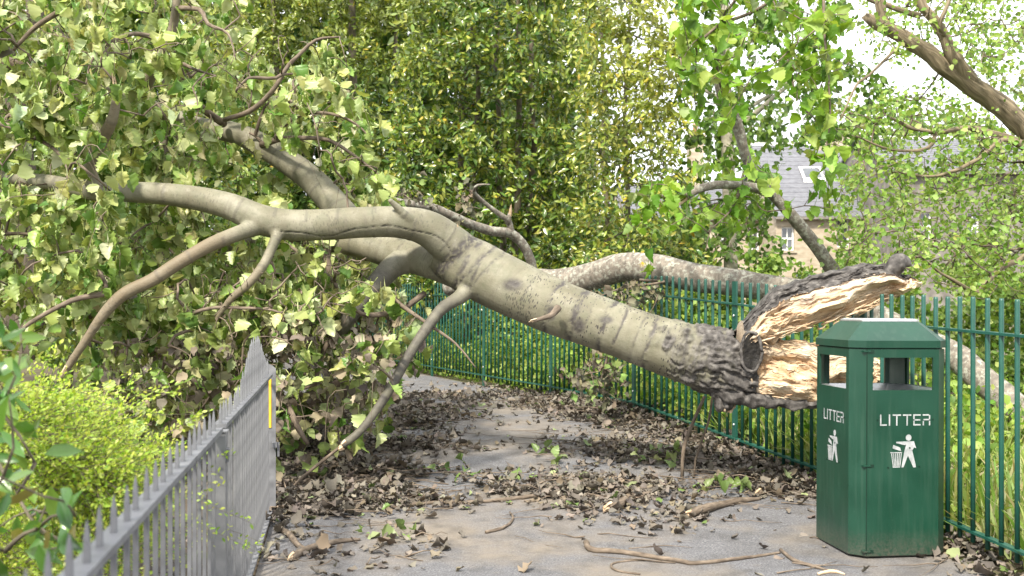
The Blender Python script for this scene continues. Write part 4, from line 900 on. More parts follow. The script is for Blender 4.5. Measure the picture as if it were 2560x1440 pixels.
def holed_wall(x0, x1, y, z0, z1, holes, depth):
    xs = sorted({x0, x1, *[v for h in holes for v in h[:2]]}); zs = sorted({z0, z1, *[v for h in holes for v in h[2:]]}); mb = MB()
    for i in range(len(xs) - 1):
        for j in range(len(zs) - 1):
            cx, cz = (xs[i] + xs[i + 1]) / 2, (zs[j] + zs[j + 1]) / 2
            if any(h[0] < cx < h[1] and h[2] < cz < h[3] for h in holes): continue
            mb.add([(xs[i], y, zs[j]), (xs[i + 1], y, zs[j]), (xs[i + 1], y, zs[j + 1]), (xs[i], y, zs[j + 1])], [[0, 1, 2, 3]])
    for a, b, c, d in holes:
        p = [(a, c), (b, c), (b, d), (a, d)]
        for k in range(4):
            q, r_ = p[k], p[(k + 1) % 4]; mb.add([(q[0], y, q[1]), (r_[0], y, r_[1]), (r_[0], y + depth, r_[1]), (q[0], y + depth, q[1])], [[0, 3, 2, 1]])
    return mb
def window(par, a, b, c, d, y, dep):
    fr = MB(); t = .07; yy = y + dep - .05
    fr.box(a, a + t, yy, yy + .05, c, d).box(b - t, b, yy, yy + .05, c, d).box(a + t, b - t, yy, yy + .05, c, c + t).box(a + t, b - t, yy, yy + .05, d - t, d).box(a + t, b - t, yy - .01, yy + .05, (c + d) / 2 - .04, (c + d) / 2 + .04).box((a + b) / 2 - .02, (a + b) / 2 + .02, yy, yy + .04, c + t, d - t)
    o = fr.build('window', M_TRIM, par)
    MB().box(a + t, b - t, yy + .03, yy + .04, c + t, d - t).build('pane', M_GLASS, o)
    MB().box(a - .1, b + .1, y - .08, y + .02, c - .12, c).build('sill', M_STONE, o)
def HX(px, d=50): return (px - 1280) / F * d
def HZ(py, d=50): return H + (HOR - py) / F * d
def house(nm, x0, x1, yF, depth, eave, ridge, holes, wallm, label, chim=(), sky_l=()):
    t = thing(nm, ((x0 + x1) / 2, yF, .3), label, 'house'); mb = holed_wall(x0, x1, yF, 0.2, eave, holes, .22)
    ym = yF + depth / 2
    for x in (x0, x1): mb.add([(x, yF, .2), (x, yF + depth, .2), (x, yF + depth, eave), (x, ym, ridge - .05), (x, yF, eave)], None, [[0, 1, 2], [0, 2, 4], [4, 2, 3]])
    mb.add([(x0, yF + depth, .2), (x1, yF + depth, .2), (x1, yF + depth, eave), (x0, yF + depth, eave)], [[0, 3, 2, 1]]); mb.build('wall', wallm, t)
    for h in holes: window(t, *h, yF, .22)
    mb = MB(); e = .25; sl_ = (ridge - eave) / (depth / 2)
    for sg, ya in ((1, yF - e), (-1, yF + depth + e)):
        za = eave - e * sl_; a = [(x0 - .15, ya, za), (x1 + .15, ya, za), (x1 + .15, ym, ridge), (x0 - .15, ym, ridge)]
        mb.add(a + [(x, y, z + .12) for x, y, z in a], [[4, 5, 6, 7], [0, 3, 2, 1], [0, 1, 5, 4], [1, 2, 6, 5], [3, 0, 4, 7]])
    rf = mb.build('roof', M_SLATE, t)
    nrow = 16
    for r_ in range(nrow):                                  # slate courses, each proud of the one above
        f0, f1 = r_ / nrow, (r_ + 1) / nrow; y0, y1 = yF - e + f0 * (depth / 2 + e), yF - e + f1 * (depth / 2 + e); z0, z1 = eave - e * sl_ + (y0 - yF + e) * sl_ + .15, eave - e * sl_ + (y1 - yF + e) * sl_ + .125
        MB().add([(x0 - .14, y0, z0), (x1 + .14, y0, z0), (x1 + .14, y1, z1), (x0 - .14, y1, z1), (x0 - .14, y0, z0 - .03), (x1 + .14, y0, z0 - .03)], [[0, 1, 2, 3], [4, 5, 1, 0]]).build('slate_course', M_SLATE, rf)
    MB().box(x0 - .15, x1 + .15, ym - .12, ym + .12, ridge + .08, ridge + .22).build('ridge', M_TRIM, rf)
    MB().box(x0 - .1, x1 + .1, yF - e - .12, yF - e, eave - e * sl_ - .02, eave - e * sl_ + .1).build('gutter', M_RUBBLE, t)
    for cx, w, zt, pots in chim:
        o = MB().box(cx - w, cx + w, ym - .4, ym + .4, ridge - .8, zt).box(cx - w - .08, cx + w + .08, ym - .48, ym + .48, zt, zt + .15).build('chimney', M_STONE, rf)
        for k in range(pots):
            px_c = cx - w + (k + .5) * 2 * w / pots; v, q, tt, _ = tube(np.array([[px_c, ym, zt + .15, .16], [px_c, ym, zt + .6, .13], [px_c, ym, zt + .75, .16]]), 10); link('chimney_pot', mesh_np('pot', v, q, tt, None, True), M_POT, rf)
    for cx, w, f0, f1 in sky_l:
        y0, y1 = yF + f0 * depth / 2, yF + f1 * depth / 2; z0, z1 = eave + f0 * (ridge - eave) + .26, eave + f1 * (ridge - eave) + .26
        o = MB().add([(cx - w, y0, z0), (cx + w, y0, z0), (cx + w, y1, z1), (cx - w, y1, z1), (cx - w, y0, z0 - .12), (cx + w, y0, z0 - .12)], [[0, 1, 2, 3], [4, 5, 1, 0]]).build('skylight', M_TRIM, rf)
        k = .12; MB().add([(cx - w + k, y0 + k, z0 + k * sl_ + .02), (cx + w - k, y0 + k, z0 + k * sl_ + .02), (cx + w - k, y1 - k, z1 - k * sl_ + .02), (cx - w + k, y1 - k, z1 - k * sl_ + .02)], [[0, 1, 2, 3]]).build('pane', M_GLASS, o)
    return t
hs = house('stone_house', HX(1940), HX(2222), 50, 9, HZ(537), 9.4, [(HX(a), HX(b), HZ(c), HZ(d)) for a, b, c, d in ((1954, 1986, 626, 566), (2092, 2124, 618, 546), (2165, 2198, 618, 546), (1990, 2030, 738, 680), (2100, 2135, 738, 680), (2170, 2200, 738, 680))], M_STONE,
           'pale sandstone house with slate roof and skylight beyond the fallen trunk', [(HX(2086, 54), .85, 10.0, 0)], [(HX(2050, 51), .55, .42, .62)])
MB().box(HX(2157), HX(2161), 49.86, 49.94, .3, HZ(533)).build('downpipe', M_RUBBLE, hs)
house('stone_house', HX(1560, 53), HX(1990, 53), 53, 8, HZ(545, 53), 7.6, [(HX(a, 53), HX(b, 53), HZ(c, 53), HZ(d, 53)) for a, b, c, d in ((1730, 1758, 625, 568), (1800, 1828, 625, 568), (1870, 1898, 625, 568))], M_STONE,
      'lower sandstone cottage with tall chimney seen through leaves left of the slate-roofed house', [(HX(1738, 57), .4, HZ(345, 57), 1)])
house('stone_building', HX(2236, 46), HX(2720, 46), 46, 10, HZ(430, 46), 9.2, [(HX(a, 46), HX(b, 46), HZ(c, 46), HZ(d, 46)) for a, b, c, d in ((2300, 2330, 600, 530), (2420, 2450, 600, 530))], M_RUBBLE,
      'grey rubble stone building behind the twiggy tree')

# ------------------------------------------------------------------ trees, shrubs
def leafy(par, cur, per_m, tpl, mat, sizes, cols, w=None, droop=.3, follow=.5, rnd=.5, face=None, frnd=.7, t0=.1, spread=.05, single=0, cell=24, colfun=None, xr=(0, 2560), yr=(0, 1440), lname='crown'):
    P, D = along(cur, per_m, t0, spread); P_ok = P[:, 2] > gz(P[:, 0], P[:, 1]) + .01; P, D = P[P_ok], D[P_ok]
    n = len(P); t, nn = orient(n, D, droop, follow, rnd, face, frnd); size = rng.uniform(*sizes, n); col = palette(n, cols, w)
    if colfun is not None: col = colfun(P, col)
    rest = np.ones(n, bool)
    if single:
        pk = front_pick(P, single, cell, xr, yr); rest[pk] = False
        single_leaves('leaf', tpl, P[pk], t[pk], nn[pk], size[pk], col[pk], mat, par)
    link(lname, leaf_mesh('crown', tpl, P[rest], t[rest], nn[rest], size[rest], col[rest]), mat, par, kind='stuff')
    return n
HOL = [(.065, .13, .025), (.105, .18, .03), (.16, .225, .035), (.24, .29, .045), (.045, .095, .024), (.33, .35, .07), (.45, .34, .04)]
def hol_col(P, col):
    x, y = pix(P); k = smooth01((x - 1350) / 350)[:, None] * smooth01((620 - y) / 500)[:, None]  # backlight painted into the leaf colour: yellower and brighter towards the upper right
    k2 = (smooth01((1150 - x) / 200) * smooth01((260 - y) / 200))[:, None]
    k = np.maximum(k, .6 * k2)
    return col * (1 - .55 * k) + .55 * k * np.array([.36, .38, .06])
def shrub(nm, lab, poly, d0, d1, stems, ntar, per_m, cw, single, cat='shrub', sizes=(.06, .095), tw_r=.0022):
    cx = np.mean([s[0] for s in stems]); dm = (d0 + d1) / 2
    t = thing(nm, [(cx - 1280) / F * dm, dm, float(gz(0, dm))], lab, cat); SCu = []
    for (px, d, top, w) in stems:
        x = (px - 1280) / F * d; zt = H + (HOR - top) / F * d; n_ = 9; z = np.linspace(float(gz(x, d)) - .1, zt, n_)
        C = np.column_stack([x + np.cumsum(rng.normal(0, .05, n_)), d + np.cumsum(rng.normal(0, .05, n_)), z, np.linspace(w / 2 * d / F, w / 6 * d / F, n_)]); SCu.append(resample(C, .15))
    for C in SCu: link('trunk', tubes_mesh('trunk', [C], 10), M_STEM, t)
    tg = fill(poly, ntar, lambda x, y: d0 + (d1 - d0) * rng.random() ** 1.5); tg = tg[tg[:, 2] > gz(tg[:, 0], tg[:, 1]) + .1]
    cur = grow(np.vstack([c[::2, :3] for c in SCu]), tg, lift=-.02, jit=.07, step=.15, rtip=tw_r, rmax=.02)
    link('branches', tubes_mesh('branches', cur, 4), M_STEM, t, kind='stuff')
    # short leafy side shoots
    sh = []
    for C in cur:
        L = np.linalg.norm(np.diff(C[:, :3], axis=0), axis=1).sum()
        for q in range(rng.poisson(L * 7) + 3):
            i = rng.integers(max(1, len(C) // 4), len(C)); dv = norm(rng.normal(0, 1, 3) * [1, 1, .5] + [0, -.4, .2]); ln = rng.uniform(.15, .42)
            sh.append(np.array([np.append(C[i, :3], .0022), np.append(C[i, :3] + dv * ln * .5 + [0, 0, .02], .0016), np.append(C[i, :3] + dv * ln - [0, 0, .03], .0008)]))
    link('shoots', tubes_mesh('shoots', sh, 3), M_SHOOT, t, kind='stuff')
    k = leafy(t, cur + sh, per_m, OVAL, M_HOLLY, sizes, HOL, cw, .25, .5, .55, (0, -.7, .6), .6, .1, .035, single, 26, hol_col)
    print(nm, k)
M_SHOOT = noise_mat('green_shoot', [(0.3, (0.16, 0.17, 0.04)), (0.7, (0.26, 0.24, 0.07))], 5, 0.6)
shrub('evergreen_shrub', 'tall glossy evergreen shrub with many stems at the centre behind the fallen poplar', [(1020, -120), (1460, -120), (1480, 300), (1500, 660), (1420, 760), (1300, 830), (1150, 820), (1020, 700), (960, 400)], 15.6, 18.6,
      [(1195, 17.2, -200, 20), (1275, 17, -200, 24), (1330, 17, -200, 24), (1160, 17.4, 0, 26), (1250, 17.6, -100, 22)], 640, 25, [2.5, 3.5, 4, 3, 1.2, 1.8, .12], 300, sizes=(.095, .15))
shrub('evergreen_shrub', 'yellow-green evergreen shrub in front of the cottage, backlight painted into its leaf colour', [(1440, -120), (1640, -120), (1690, 120), (1720, 330), (1700, 560), (1780, 700), (1640, 820), (1480, 800), (1440, 400)], 12.8, 15.5,
      [(1500, 14.4, -150, 20), (1560, 14.4, -100, 18)], 330, 22, [2, 3, 3, 4, 1, 5, .3], 120, sizes=(.075, .115))
shrub('evergreen_shrub', 'dark evergreen shrub behind the upper limbs of the fallen poplar', [(540, -120), (1060, -120), (1010, 400), (1080, 700), (960, 860), (760, 760), (560, 600)], 19.8, 22.5,
      [(880, 21, -150, 40), (700, 21.5, -150, 26), (1000, 21.2, -100, 22)], 520, 27, [4, 4, 3, 2, 2, 1, .1], 120, sizes=(.10, .15))
shrub('evergreen_shrub', 'shaded evergreen shrub behind the hanging leaves at the far left', [(-200, -120), (580, -120), (620, 600), (500, 800), (200, 900), (-200, 800)], 12.0, 15.0,
      [(150, 13.5, -150, 40), (400, 13.5, -150, 36), (-50, 13, -100, 40)], 360, 25, [4, 4, 3, 2, 2, 1, 0], 0, sizes=(.08, .12))
# deep wood behind the shrubs: one mass
n = 46000; P = np.stack([rng.uniform(-16, 4.5, n), rng.uniform(23, 27, n), rng.uniform(.2, 11.0, n)], 1)
keepm = (P[:, 0] < 1.6 + .5 * rng.normal(0, 1, n)) | (P[:, 2] < 3.4); P = P[keepm]; n = len(P); t, nn = orient(n, None, .4, 0, .6)
link('dark_thicket', leaf_mesh('thicket', OVAL, P, t, nn, rng.uniform(.28, .48, n), palette(n, [(.09, .16, .03), (.13, .21, .04), (.06, .12, .025), (.19, .25, .05)])), M_FRESH, None, 'dark green thicket filling the gaps behind the shrubs', 'thicket', kind='stuff')
# dark old trunks at the left edge
lt_ = thing('old_tree', W(20, 420, 11) * [1, 1, 0] + [0, 0, .26], 'old dark-barked tree trunk at the left edge behind hanging leaves', 'tree')
for c in ([(60, 900, 11, 110), (45, 500, 11, 100), (25, 330, 11, 86), (5, 200, 11, 74), (0, 60, 11.1, 64), (-10, -150, 11.2, 56)], [(30, 330, 11, 50), (90, 180, 10.9, 46), (90, 60, 10.9, 42), (75, -120, 10.9, 38)]):
    link('trunk', tubes_mesh('trunk', [resample(curve(c), .08)], 18), M_DARKBARK, lt_)
lc = grow(resample(curve([(5, 200, 11, 60), (-10, -150, 11.2, 50)]), .2)[:, :3], fill([(-150, -150), (330, -150), (300, 60), (-150, 160)], 60, lambda x, y: rng.uniform(10, 11.5)), rmax=.02)
link('branches', tubes_mesh('branches', lc, 4), M_STEM, lt_, kind='stuff')
leafy(lt_, lc, 22, OVAL, M_HOLLY, (.07, .11), HOL, [3, 3, 2, 1, 2, 1, 0])

# slim pale standing tree behind the railing
st_ = thing('slim_tree', W(1822, 720, 15) * [1, 1, 0] + [0, 0, .26], 'slim pale straight trunk standing behind the railing with dark green leaves', 'tree')
STC = resample(curve([(1828, 860, 15, 36), (1826, 600, 15, 34), (1820, 400, 15, 32), (1814, 200, 15, 28), (1810, 0, 15, 24), (1806, -250, 15, 18)]), .12)
link('trunk', tubes_mesh('trunk', [STC], 14), M_PALE, st_)
stb = [resample(curve(s), .1) for s in ([(1825, 330, 15, 18), (1880, 290, 14.9, 14), (1945, 235, 14.8, 11), (1995, 195, 14.8, 6)], [(1822, 300, 15, 14), (1870, 270, 15.2, 12), (1920, 240, 15.4, 8), (1990, 190, 15.6, 4)], [(1818, 260, 15, 12), (1770, 230, 15, 9), (1690, 200, 15, 5)], [(1815, 150, 15, 12), (1900, 90, 15, 9), (2050, 40, 15, 5)], [(1815, 120, 15, 10), (1740, 60, 15, 6)])]
for s_c in stb: link('branch', tubes_mesh('branch', [s_c], 8), M_PALE, st_)
sg = grow(np.vstack([STC[::3, :3]] + [c[::2, :3] for c in stb]), np.vstack([fill([(1690, 160), (1900, 130), (2060, 110), (2220, 180), (2260, 340), (2160, 400), (1990, 360), (1950, 420), (1930, 560), (2000, 640), (1900, 690), (1700, 690), (1690, 420)], 330, lambda x, y: rng.uniform(13.6, 16)),
          fill([(1640, -100), (2180, -100), (2150, 60), (1900, 120), (1700, 100)], 120, lambda x, y: rng.uniform(13.6, 16))]), lift=.05, rtip=.002, rmax=.014)
link('twigs', tubes_mesh('twigs', sg, 4), M_STEM, st_, kind='stuff')
leafy(st_, sg, 42, ROUND, M_FRESH, (.07, .12), [(.085, .16, .025), (.12, .22, .035), (.18, .28, .05), (.06, .12, .02)], None, .5, .3, .5, single=0, spread=.06)

# tree on the right: big furrowed limbs leaning in from the edge, fine twigs, small new leaves
rt_ = thing('leaning_tree', (6.1, 9.6, .2), 'furrowed brown tree leaning in from the right edge with fine twigs and small leaves', 'tree')
RL = [[(2900, 800, 9.8, 120), (2760, 560, 9.8, 100), (2640, 400, 9.7, 84), (2560, 320, 9.6, 56), (2500, 262, 9.6, 53), (2430, 215, 9.6, 50), (2360, 165, 9.6, 46), (2300, 118, 9.6, 41), (2240, 82, 9.6, 36), (2195, 62, 9.6, 29), (2160, 40, 9.6, 18)],
      [(2440, 215, 9.6, 42), (2400, 170, 9.55, 38), (2370, 115, 9.5, 30), (2345, 60, 9.5, 26), (2310, 20, 9.5, 26), (2270, -60, 9.5, 22)],
      [(2215, 75, 9.6, 30), (2205, 40, 9.6, 24), (2195, -20, 9.6, 22), (2190, -90, 9.6, 18)],
      [(2365, 100, 9.5, 12), (2350, 60, 9.4, 11), (2370, 10, 9.4, 10), (2390, -60, 9.4, 8)],
      [(2300, 40, 9.9, 16), (2250, 25, 9.9, 14), (2180, 0, 9.9, 12), (2130, -30, 9.9, 9)],
      [(2600, 380, 9.6, 30), (2500, 340, 9.4, 18), (2420, 320, 9.3, 15), (2340, 330, 9.2, 13), (2280, 320, 9.1, 10), (2220, 290, 9.0, 6)],
      [(2340, 330, 9.2, 10), (2320, 370, 9.1, 9), (2230, 375, 9.0, 7), (2140, 340, 8.9, 4)],
      [(2640, 420, 9.4, 22), (2520, 350, 9.2, 14), (2440, 400, 9.1, 11), (2340, 440, 9.0, 8), (2230, 430, 8.9, 4)],
      [(2700, 520, 9.6, 34), (2560, 640, 9.4, 16), (2500, 670, 9.3, 15), (2455, 720, 9.2, 13), (2440, 730, 9.2, 12), (2380, 700, 9.1, 9), (2310, 650, 9.0, 6), (2260, 640, 9.0, 3)],
      [(2245, 118, 9.6, 8), (2170, 190, 9.4, 7), (2140, 215, 9.3, 6), (2100, 300, 9.2, 3)]]
RLR = [resample(curve(c), .06) for c in RL]
for i, c in enumerate(RLR):
    v, q, tt, b = tube(c, 20 if i < 3 else 10); amp = min(.03, c[0, 3] * .4)
    v = v + amp * np.stack([fbm(v * 9, 3), fbm(v * 9 + 5, 3), fbm(v * 9 + 9, 3)], 1); v[:-2] += 0
    link('trunk' if i == 0 else ('limb' if i < 3 else 'branch'), mesh_np('bark', v, q, tt, {'bc': ('FLOAT_VECTOR', b)}, True), M_BROWN, rt_)
rtg = np.vstack([fill([(2230, 250), (2320, 190), (2600, 380), (2620, 760), (2380, 740), (2260, 700), (2230, 620), (2220, 480)], 680, lambda x, y: rng.uniform(8.4, 12.5)), fill([(2100, 260), (2240, 230), (2240, 690), (2090, 660), (2060, 520), (2140, 400)], 190, lambda x, y: rng.uniform(8.4, 11.5)),
                 fill([(2160, -80), (2620, -80), (2620, 300), (2480, 200), (2340, 120), (2240, 150), (2150, 120)], 330, lambda x, y: rng.uniform(8.8, 11.5))])
rg = grow(np.vstack([c[::2, :3] for c in RLR]), rtg, lift=-.06, jit=.16, rtip=.0016, rmax=.012)
link('twigs', tubes_mesh('twigs', rg, 4), M_TWIG, rt_, kind='stuff')
leafy(rt_, rg, 62, ROUND, M_FRESH, (.03, .065), [(.19, .31, .055), (.25, .37, .075), (.12, .22, .035), (.32, .42, .13)], None, .2, .4, .7, spread=.06, t0=.2)

# trees beyond the houses
def far_tree(px, d, top, w, lab, col):
    x = (px - 1280) / F * d; zt = H + (HOR - top) / F * d; hw = w / 2 * d / F; t = thing('distant_tree', (x, d, .3), lab, 'tree', 'trees beyond the houses')
    TC = resample(np.array([[x, d, .2, .35], [x + .2, d, zt * .4, .25], [x, d, zt * .8, .1]]), .5); link('trunk', tubes_mesh('trunk', [TC], 8), M_STEM, t)
    c = np.array([x, d, zt * .62]); tg = norm(rng.normal(0, 1, (70, 3))) * (rng.random((70, 1)) ** .4) * [hw, hw, zt * .38] + c
    cur = grow(TC[:, :3], tg, lift=.05, step=.4, rtip=.015, rmax=.12); link('branches', tubes_mesh('branches', cur, 4), M_STEM, t, kind='stuff')
    P, D = along(cur, 16, .2, .45); n = len(P); tt, nn = orient(n, D, .3, .2, .6); link('crown', leaf_mesh('crown', ROUND, P, tt, nn, rng.uniform(.3, .55, n), palette(n, col)), M_FRESH, t, kind='stuff')
far_tree(1880, 66, 230, 300, 'distant green tree above the cottage roof between the slim trunk and the house', [(.10, .17, .04), (.14, .21, .05), (.08, .13, .035)])
far_tree(2120, 70, 215, 300, 'distant green tree above the chimney of the slate-roofed house', [(.14, .20, .06), (.17, .22, .07), (.20, .20, .08)])
far_tree(2330, 64, 190, 340, 'distant tree above the grey rubble building', [(.10, .17, .04), (.13, .2, .05)])
far_tree(2560, 60, 150, 320, 'distant tree at the right edge above the grey rubble building', [(.09, .16, .04), (.13, .2, .05)])

# bushes and weeds behind the railing
def beyond(nm, n, off, zr, tpl, mat, sizes, cols, lab, cat, yr=(4.2, 19), face=None, droop=.1, stem=None):
    y = yr[0] + (yr[1] - yr[0]) * rng.random(n) ** 1.0; x = np.array([rail_x(v) for v in y]) + off[0] + (off[1] - off[0]) * rng.random(n) ** 1.3
    cl = .5 + .5 * fbm(np.stack([x * 1.1, y * 1.1, 0 * x], 1), 2) * 2; z = gz(x, y) + zr[0] + (zr[1] - zr[0]) * np.clip(cl, .15, 1.2) * rng.random(n)
    P = np.stack([x, y, z], 1); t, nn = orient(n, None, droop, 0, .7, face)
    return link(nm, leaf_mesh(nm, tpl, P, t, nn, rng.uniform(*sizes, n), palette(n, cols)), mat, None, lab, cat, kind='stuff')
WEED = [(.21, .32, .05), (.28, .38, .07), (.14, .25, .035), (.35, .43, .11), (.10, .18, .03)]
beyond('undergrowth', 34000, (.12, 3.2), (0, 1.15), ROUND, M_FRESH, (.04, .085), WEED, 'bright green weeds and ivy growing behind the green railing', 'undergrowth', (6.0, 20))
n = 9000; y = rng.uniform(4.5, 9, n); x = np.array([rail_x(v) for v in y]) + rng.uniform(.1, 3.2, n); P = np.stack([x, y, gz(x, y) - .02], 1); t = norm(rng.normal(0, .28, (n, 3)) + UP); nn = rng.normal(0, 1, (n, 3))
link('grass', leaf_mesh('grass', BLADE, P, t, nn, rng.uniform(.15, .55, n), palette(n, [(.24, .32, .08), (.32, .37, .13), (.16, .26, .05), (.40, .38, .2)])), M_FRESH, None, 'long pale grass behind the railing right of the bin', 'grass', kind='stuff')
def bush(nm, lab, c, rad, n, cols, size, tpl=ROUND, mat=None, group=None):
    c = np.array(c, float); t = thing(nm, (c[0], c[1], float(gz(c[0], c[1]))), lab, 'bush', group); tg = norm(rng.normal(0, 1, (60, 3))) * (rng.random((60, 1)) ** .45) * rad + c; tg[:, 2] = np.maximum(tg[:, 2], gz(c[0], c[1]) + .15)
    b0 = np.array([[c[0] + rng.normal(0, .15), c[1], float(gz(c[0], c[1])) + k * .1] for k in range(6)]); cur = grow(b0, tg, lift=.05, rtip=.003, rmax=.02); link('stems', tubes_mesh('stems', cur, 4), M_STEM, t, kind='stuff')
    L = sum(np.linalg.norm(np.diff(C[:, :3], axis=0), axis=1).sum() for C in cur); leafy(t, cur, n / L, tpl, mat or M_FRESH, size, cols, None, .3, .3, .6, spread=.08, lname='foliage')
BC = [(.15, .25, .04), (.22, .32, .06), (.10, .17, .03), (.29, .38, .10)]
for i, (c, rd, lab) in enumerate((((4.4, 14, 1.0), (1.5, 1.2, 1.0), 'light green bush behind the railing under the cottage windows'), ((6.6, 15, 1.1), (1.8, 1.2, 1.1), 'light green bush below the stone house wall'), ((6.4, 12, .9), (1.5, 1.2, 1.0), 'loose green bush behind the railing beneath the broken slab'),
                    ((8.6, 14, 1.2), (1.8, 1.4, 1.3), 'green bush under the twigs at the right edge'), ((3.0, 12.6, .9), (1.0, .8, .8), 'green bush behind the grey fallen trunk at the railing'), ((1.2, 15.5, .9), (1.2, 1, .8), 'green bush at the foot of the central evergreen shrub'), ((6.0, 9.2, .8), (1.0, .9, .75), 'green bush close behind the railing at the right edge'))):
    bush('green_bush', lab, c, np.array(rd) * [1.15, 1.1, 1.25], 6500, BC, (.05, .10), group='bushes behind the railing')

# yellow-green small-leaved shrub behind the palisade
ls = thing('small_leaved_shrub', (-2.0, 4.6, 0), 'bright yellow-green small-leaved shrub behind the grey palisade', 'shrub')
LP = [(-60, 970), (30, 1010), (90, 970), (140, 1010), (190, 1075), (240, 1090), (270, 1150), (320, 1180), (340, 1250), (250, 1330), (100, 1420), (-60, 1420)]
lb0 = np.array([[-2.1 + rng.normal(0, .3), 4.7 + rng.normal(0, .3), .1 * k] for k in range(7)])
lg = grow(lb0, fill(LP, 130, lambda x, y: rng.uniform(3.5, 5.4)), lift=.05, rtip=.002, rmax=.012)
shts = []
for C in lg:
    for q in range(22):
        i = rng.integers(max(1, len(C) // 3), len(C)); dv = norm(np.array([.85, -.35, .15]) + rng.normal(0, .33, 3)); ln = rng.uniform(.12, .40); u = np.linspace(0, 1, 5)[:, None]
        shts.append(np.column_stack([C[i, :3] + dv * ln * u + np.array([0, 0, -.05]) * u ** 2, np.linspace(.0016, .0007, 5)]))
for q in range(150):
    C = lg[rng.integers(len(lg))]; dv = norm(np.array([.9, -.1, .35]) + rng.normal(0, .35, 3)); ln = rng.uniform(.3, .65); u = np.linspace(0, 1, 8)[:, None]
    shts.append(np.column_stack([C[-1, :3] + dv * ln * u + np.array([0, 0, -.22]) * ln * u ** 2, np.linspace(.002, .0007, 8)]))
link('stems', tubes_mesh('stems', lg + shts, 3), M_STEM, ls, kind='stuff')
leafy(ls, shts, 85, TINY, M_FRESH, (.012, .023), [(.38, .49, .06), (.46, .56, .10), (.27, .40, .045), (.52, .60, .18), (.16, .27, .03)], [3, 3, 2, 1.5, 1.5], -.2, .7, .45, (0, -.3, .9), .5, 0, .008, lname='foliage')
leafy(ls, lg, 75, TINY, M_FRESH, (.018, .03), [(.2, .3, .025), (.32, .42, .035)], None, -.2, .5, .5, spread=.06, lname='inner_foliage')
# broad-leaved bush close to the camera in the bottom-left corner
lau = thing('laurel_bush', (-1.15, 2.3, 0), 'blurred dark laurel bush in the near left corner behind the palisade', 'bush')
LAP = [(-80, 560), (30, 640), (60, 760), (120, 860), (60, 1000), (90, 1130), (180, 1200), (250, 1300), (200, 1360), (60, 1440), (-80, 1440)]
lb0 = np.array([[-1.35 + rng.normal(0, .08), 2.45 + rng.normal(0, .15), .15 * k] for k in range(8)])
lg2 = grow(lb0, fill(LAP, 30, lambda x, y: rng.uniform(2.15, 3.3)), lift=.05, rtip=.002, rmax=.01)
link('stems', tubes_mesh('stems', lg2, 4), M_STEM, lau, kind='stuff')
leafy(lau, lg2, 26, OVAL, M_HOLLY, (.05, .10), [(.05, .14, .025), (.08, .19, .03), (.14, .25, .04), (.25, .30, .06), (.20, .17, .05)], [4, 4, 3, 1, .5], .2, .5, .5, spread=.025, lname='foliage', single=60, cell=40)
sg_ = thing('sapling', (-.86, 2.42, 0), 'small sapling with bright leaves poking through the palisade', 'plant')
sc_ = [resample(np.array([[-.98, 2.6, .0, .003], [-.92, 2.5, .3, .0025], [-.87, 2.4, .62, .002], [-.83, 2.35, .80, .0015]]), .05), resample(np.array([[-.87, 2.4, .62, .002], [-.80, 2.33, .70, .0015], [-.75, 2.3, .72, .001]]), .05)]
link('stem', tubes_mesh('stem', sc_, 5), M_SHOOT, sg_); leafy(sg_, sc_, 22, OVAL, M_FRESH, (.03, .05), [(.28, .40, .05), (.2, .34, .04)], None, 0, .4, .7, t0=.45, spread=.02, lname='foliage')

# ------------------------------------------------------------------ leaf litter and sticks
def gl(x, y, cx, cy, sx, sy): return np.exp(-((x - cx) / sx) ** 2 - ((y - cy) / sy) ** 2)
def heap(x, y):
    rx = np.interp(y, POST[::-1, 1], POST[::-1, 0]); e = rx - x
    a = 1.1 * gl(x, y, -1.35, 7.5, .65, 1.1) + .9 * gl(x, y, -1.35, 9.3, .9, 1.5) + .5 * gl(x, y, -1.1, 6.1, .45, .5) + .30 * gl(x, y, -.2, 7.1, 1.0, .6)
    a = a + .95 * np.exp(-(np.maximum(e, 0) / .55) ** 2) * smooth01((y - 5.9) / 1.2) * smooth01((13 - y) / 3) + .5 * gl(x, y, 1.15, 7.5, .75, .9) + .35 * gl(x, y, 1.1, 8.9, .6, .9)
    a = a + .6 * gl(x, y, 2.55, 5.3, .22, .8) + .45 * gl(x, y, -.7, 11.5, 1.5, 1.6) * .6
    a = a * (.1 + 1.25 * smooth01(.45 + 1.7 * fbm(np.stack([x * 2.2, y * 2.2, 0 * x], 1), 3)))
    a = a * (1 - .85 * gl(x, y, -.1, 9.4, .55, 1.5))
    return a
M_MULCH = noise_mat('matted_leaves', [(0.3, (0.05, 0.043, 0.037)), (0.45, (0.115, 0.10, 0.086)), (0.58, (0.19, 0.165, 0.14)), (0.72, (0.27, 0.24, 0.20))], 42, 0.9, 8, 1.0, 60, bdist=.03)
mx_, my_ = np.linspace(-2.6, 2.7, 330), np.linspace(4.6, 13.5, 520); MX, MY = (a.ravel() for a in np.meshgrid(mx_, my_)); hm = heap(MX, MY)
hn = fbm(np.stack([MX * 16, MY * 16, 0 * MX], 1), 3); MZ = gz(MX, MY) + .013 + np.clip(hm - .42, 0, .8) * .05 * (1 + 1.6 * hn) - .012 * (hm < .42)
mi = np.arange(519)[:, None] * 330 + np.arange(329)[None]; MQ = np.stack([mi, mi + 1, mi + 331, mi + 330], -1).reshape(-1, 4); inr = (hm + .35 * hn > .46) & (MX < np.interp(MY, POST[::-1, 1], POST[::-1, 0]) + .3)
MQ = MQ[inr[MQ].all(1)]; mu_, mv_ = np.unique(MQ, return_inverse=True)
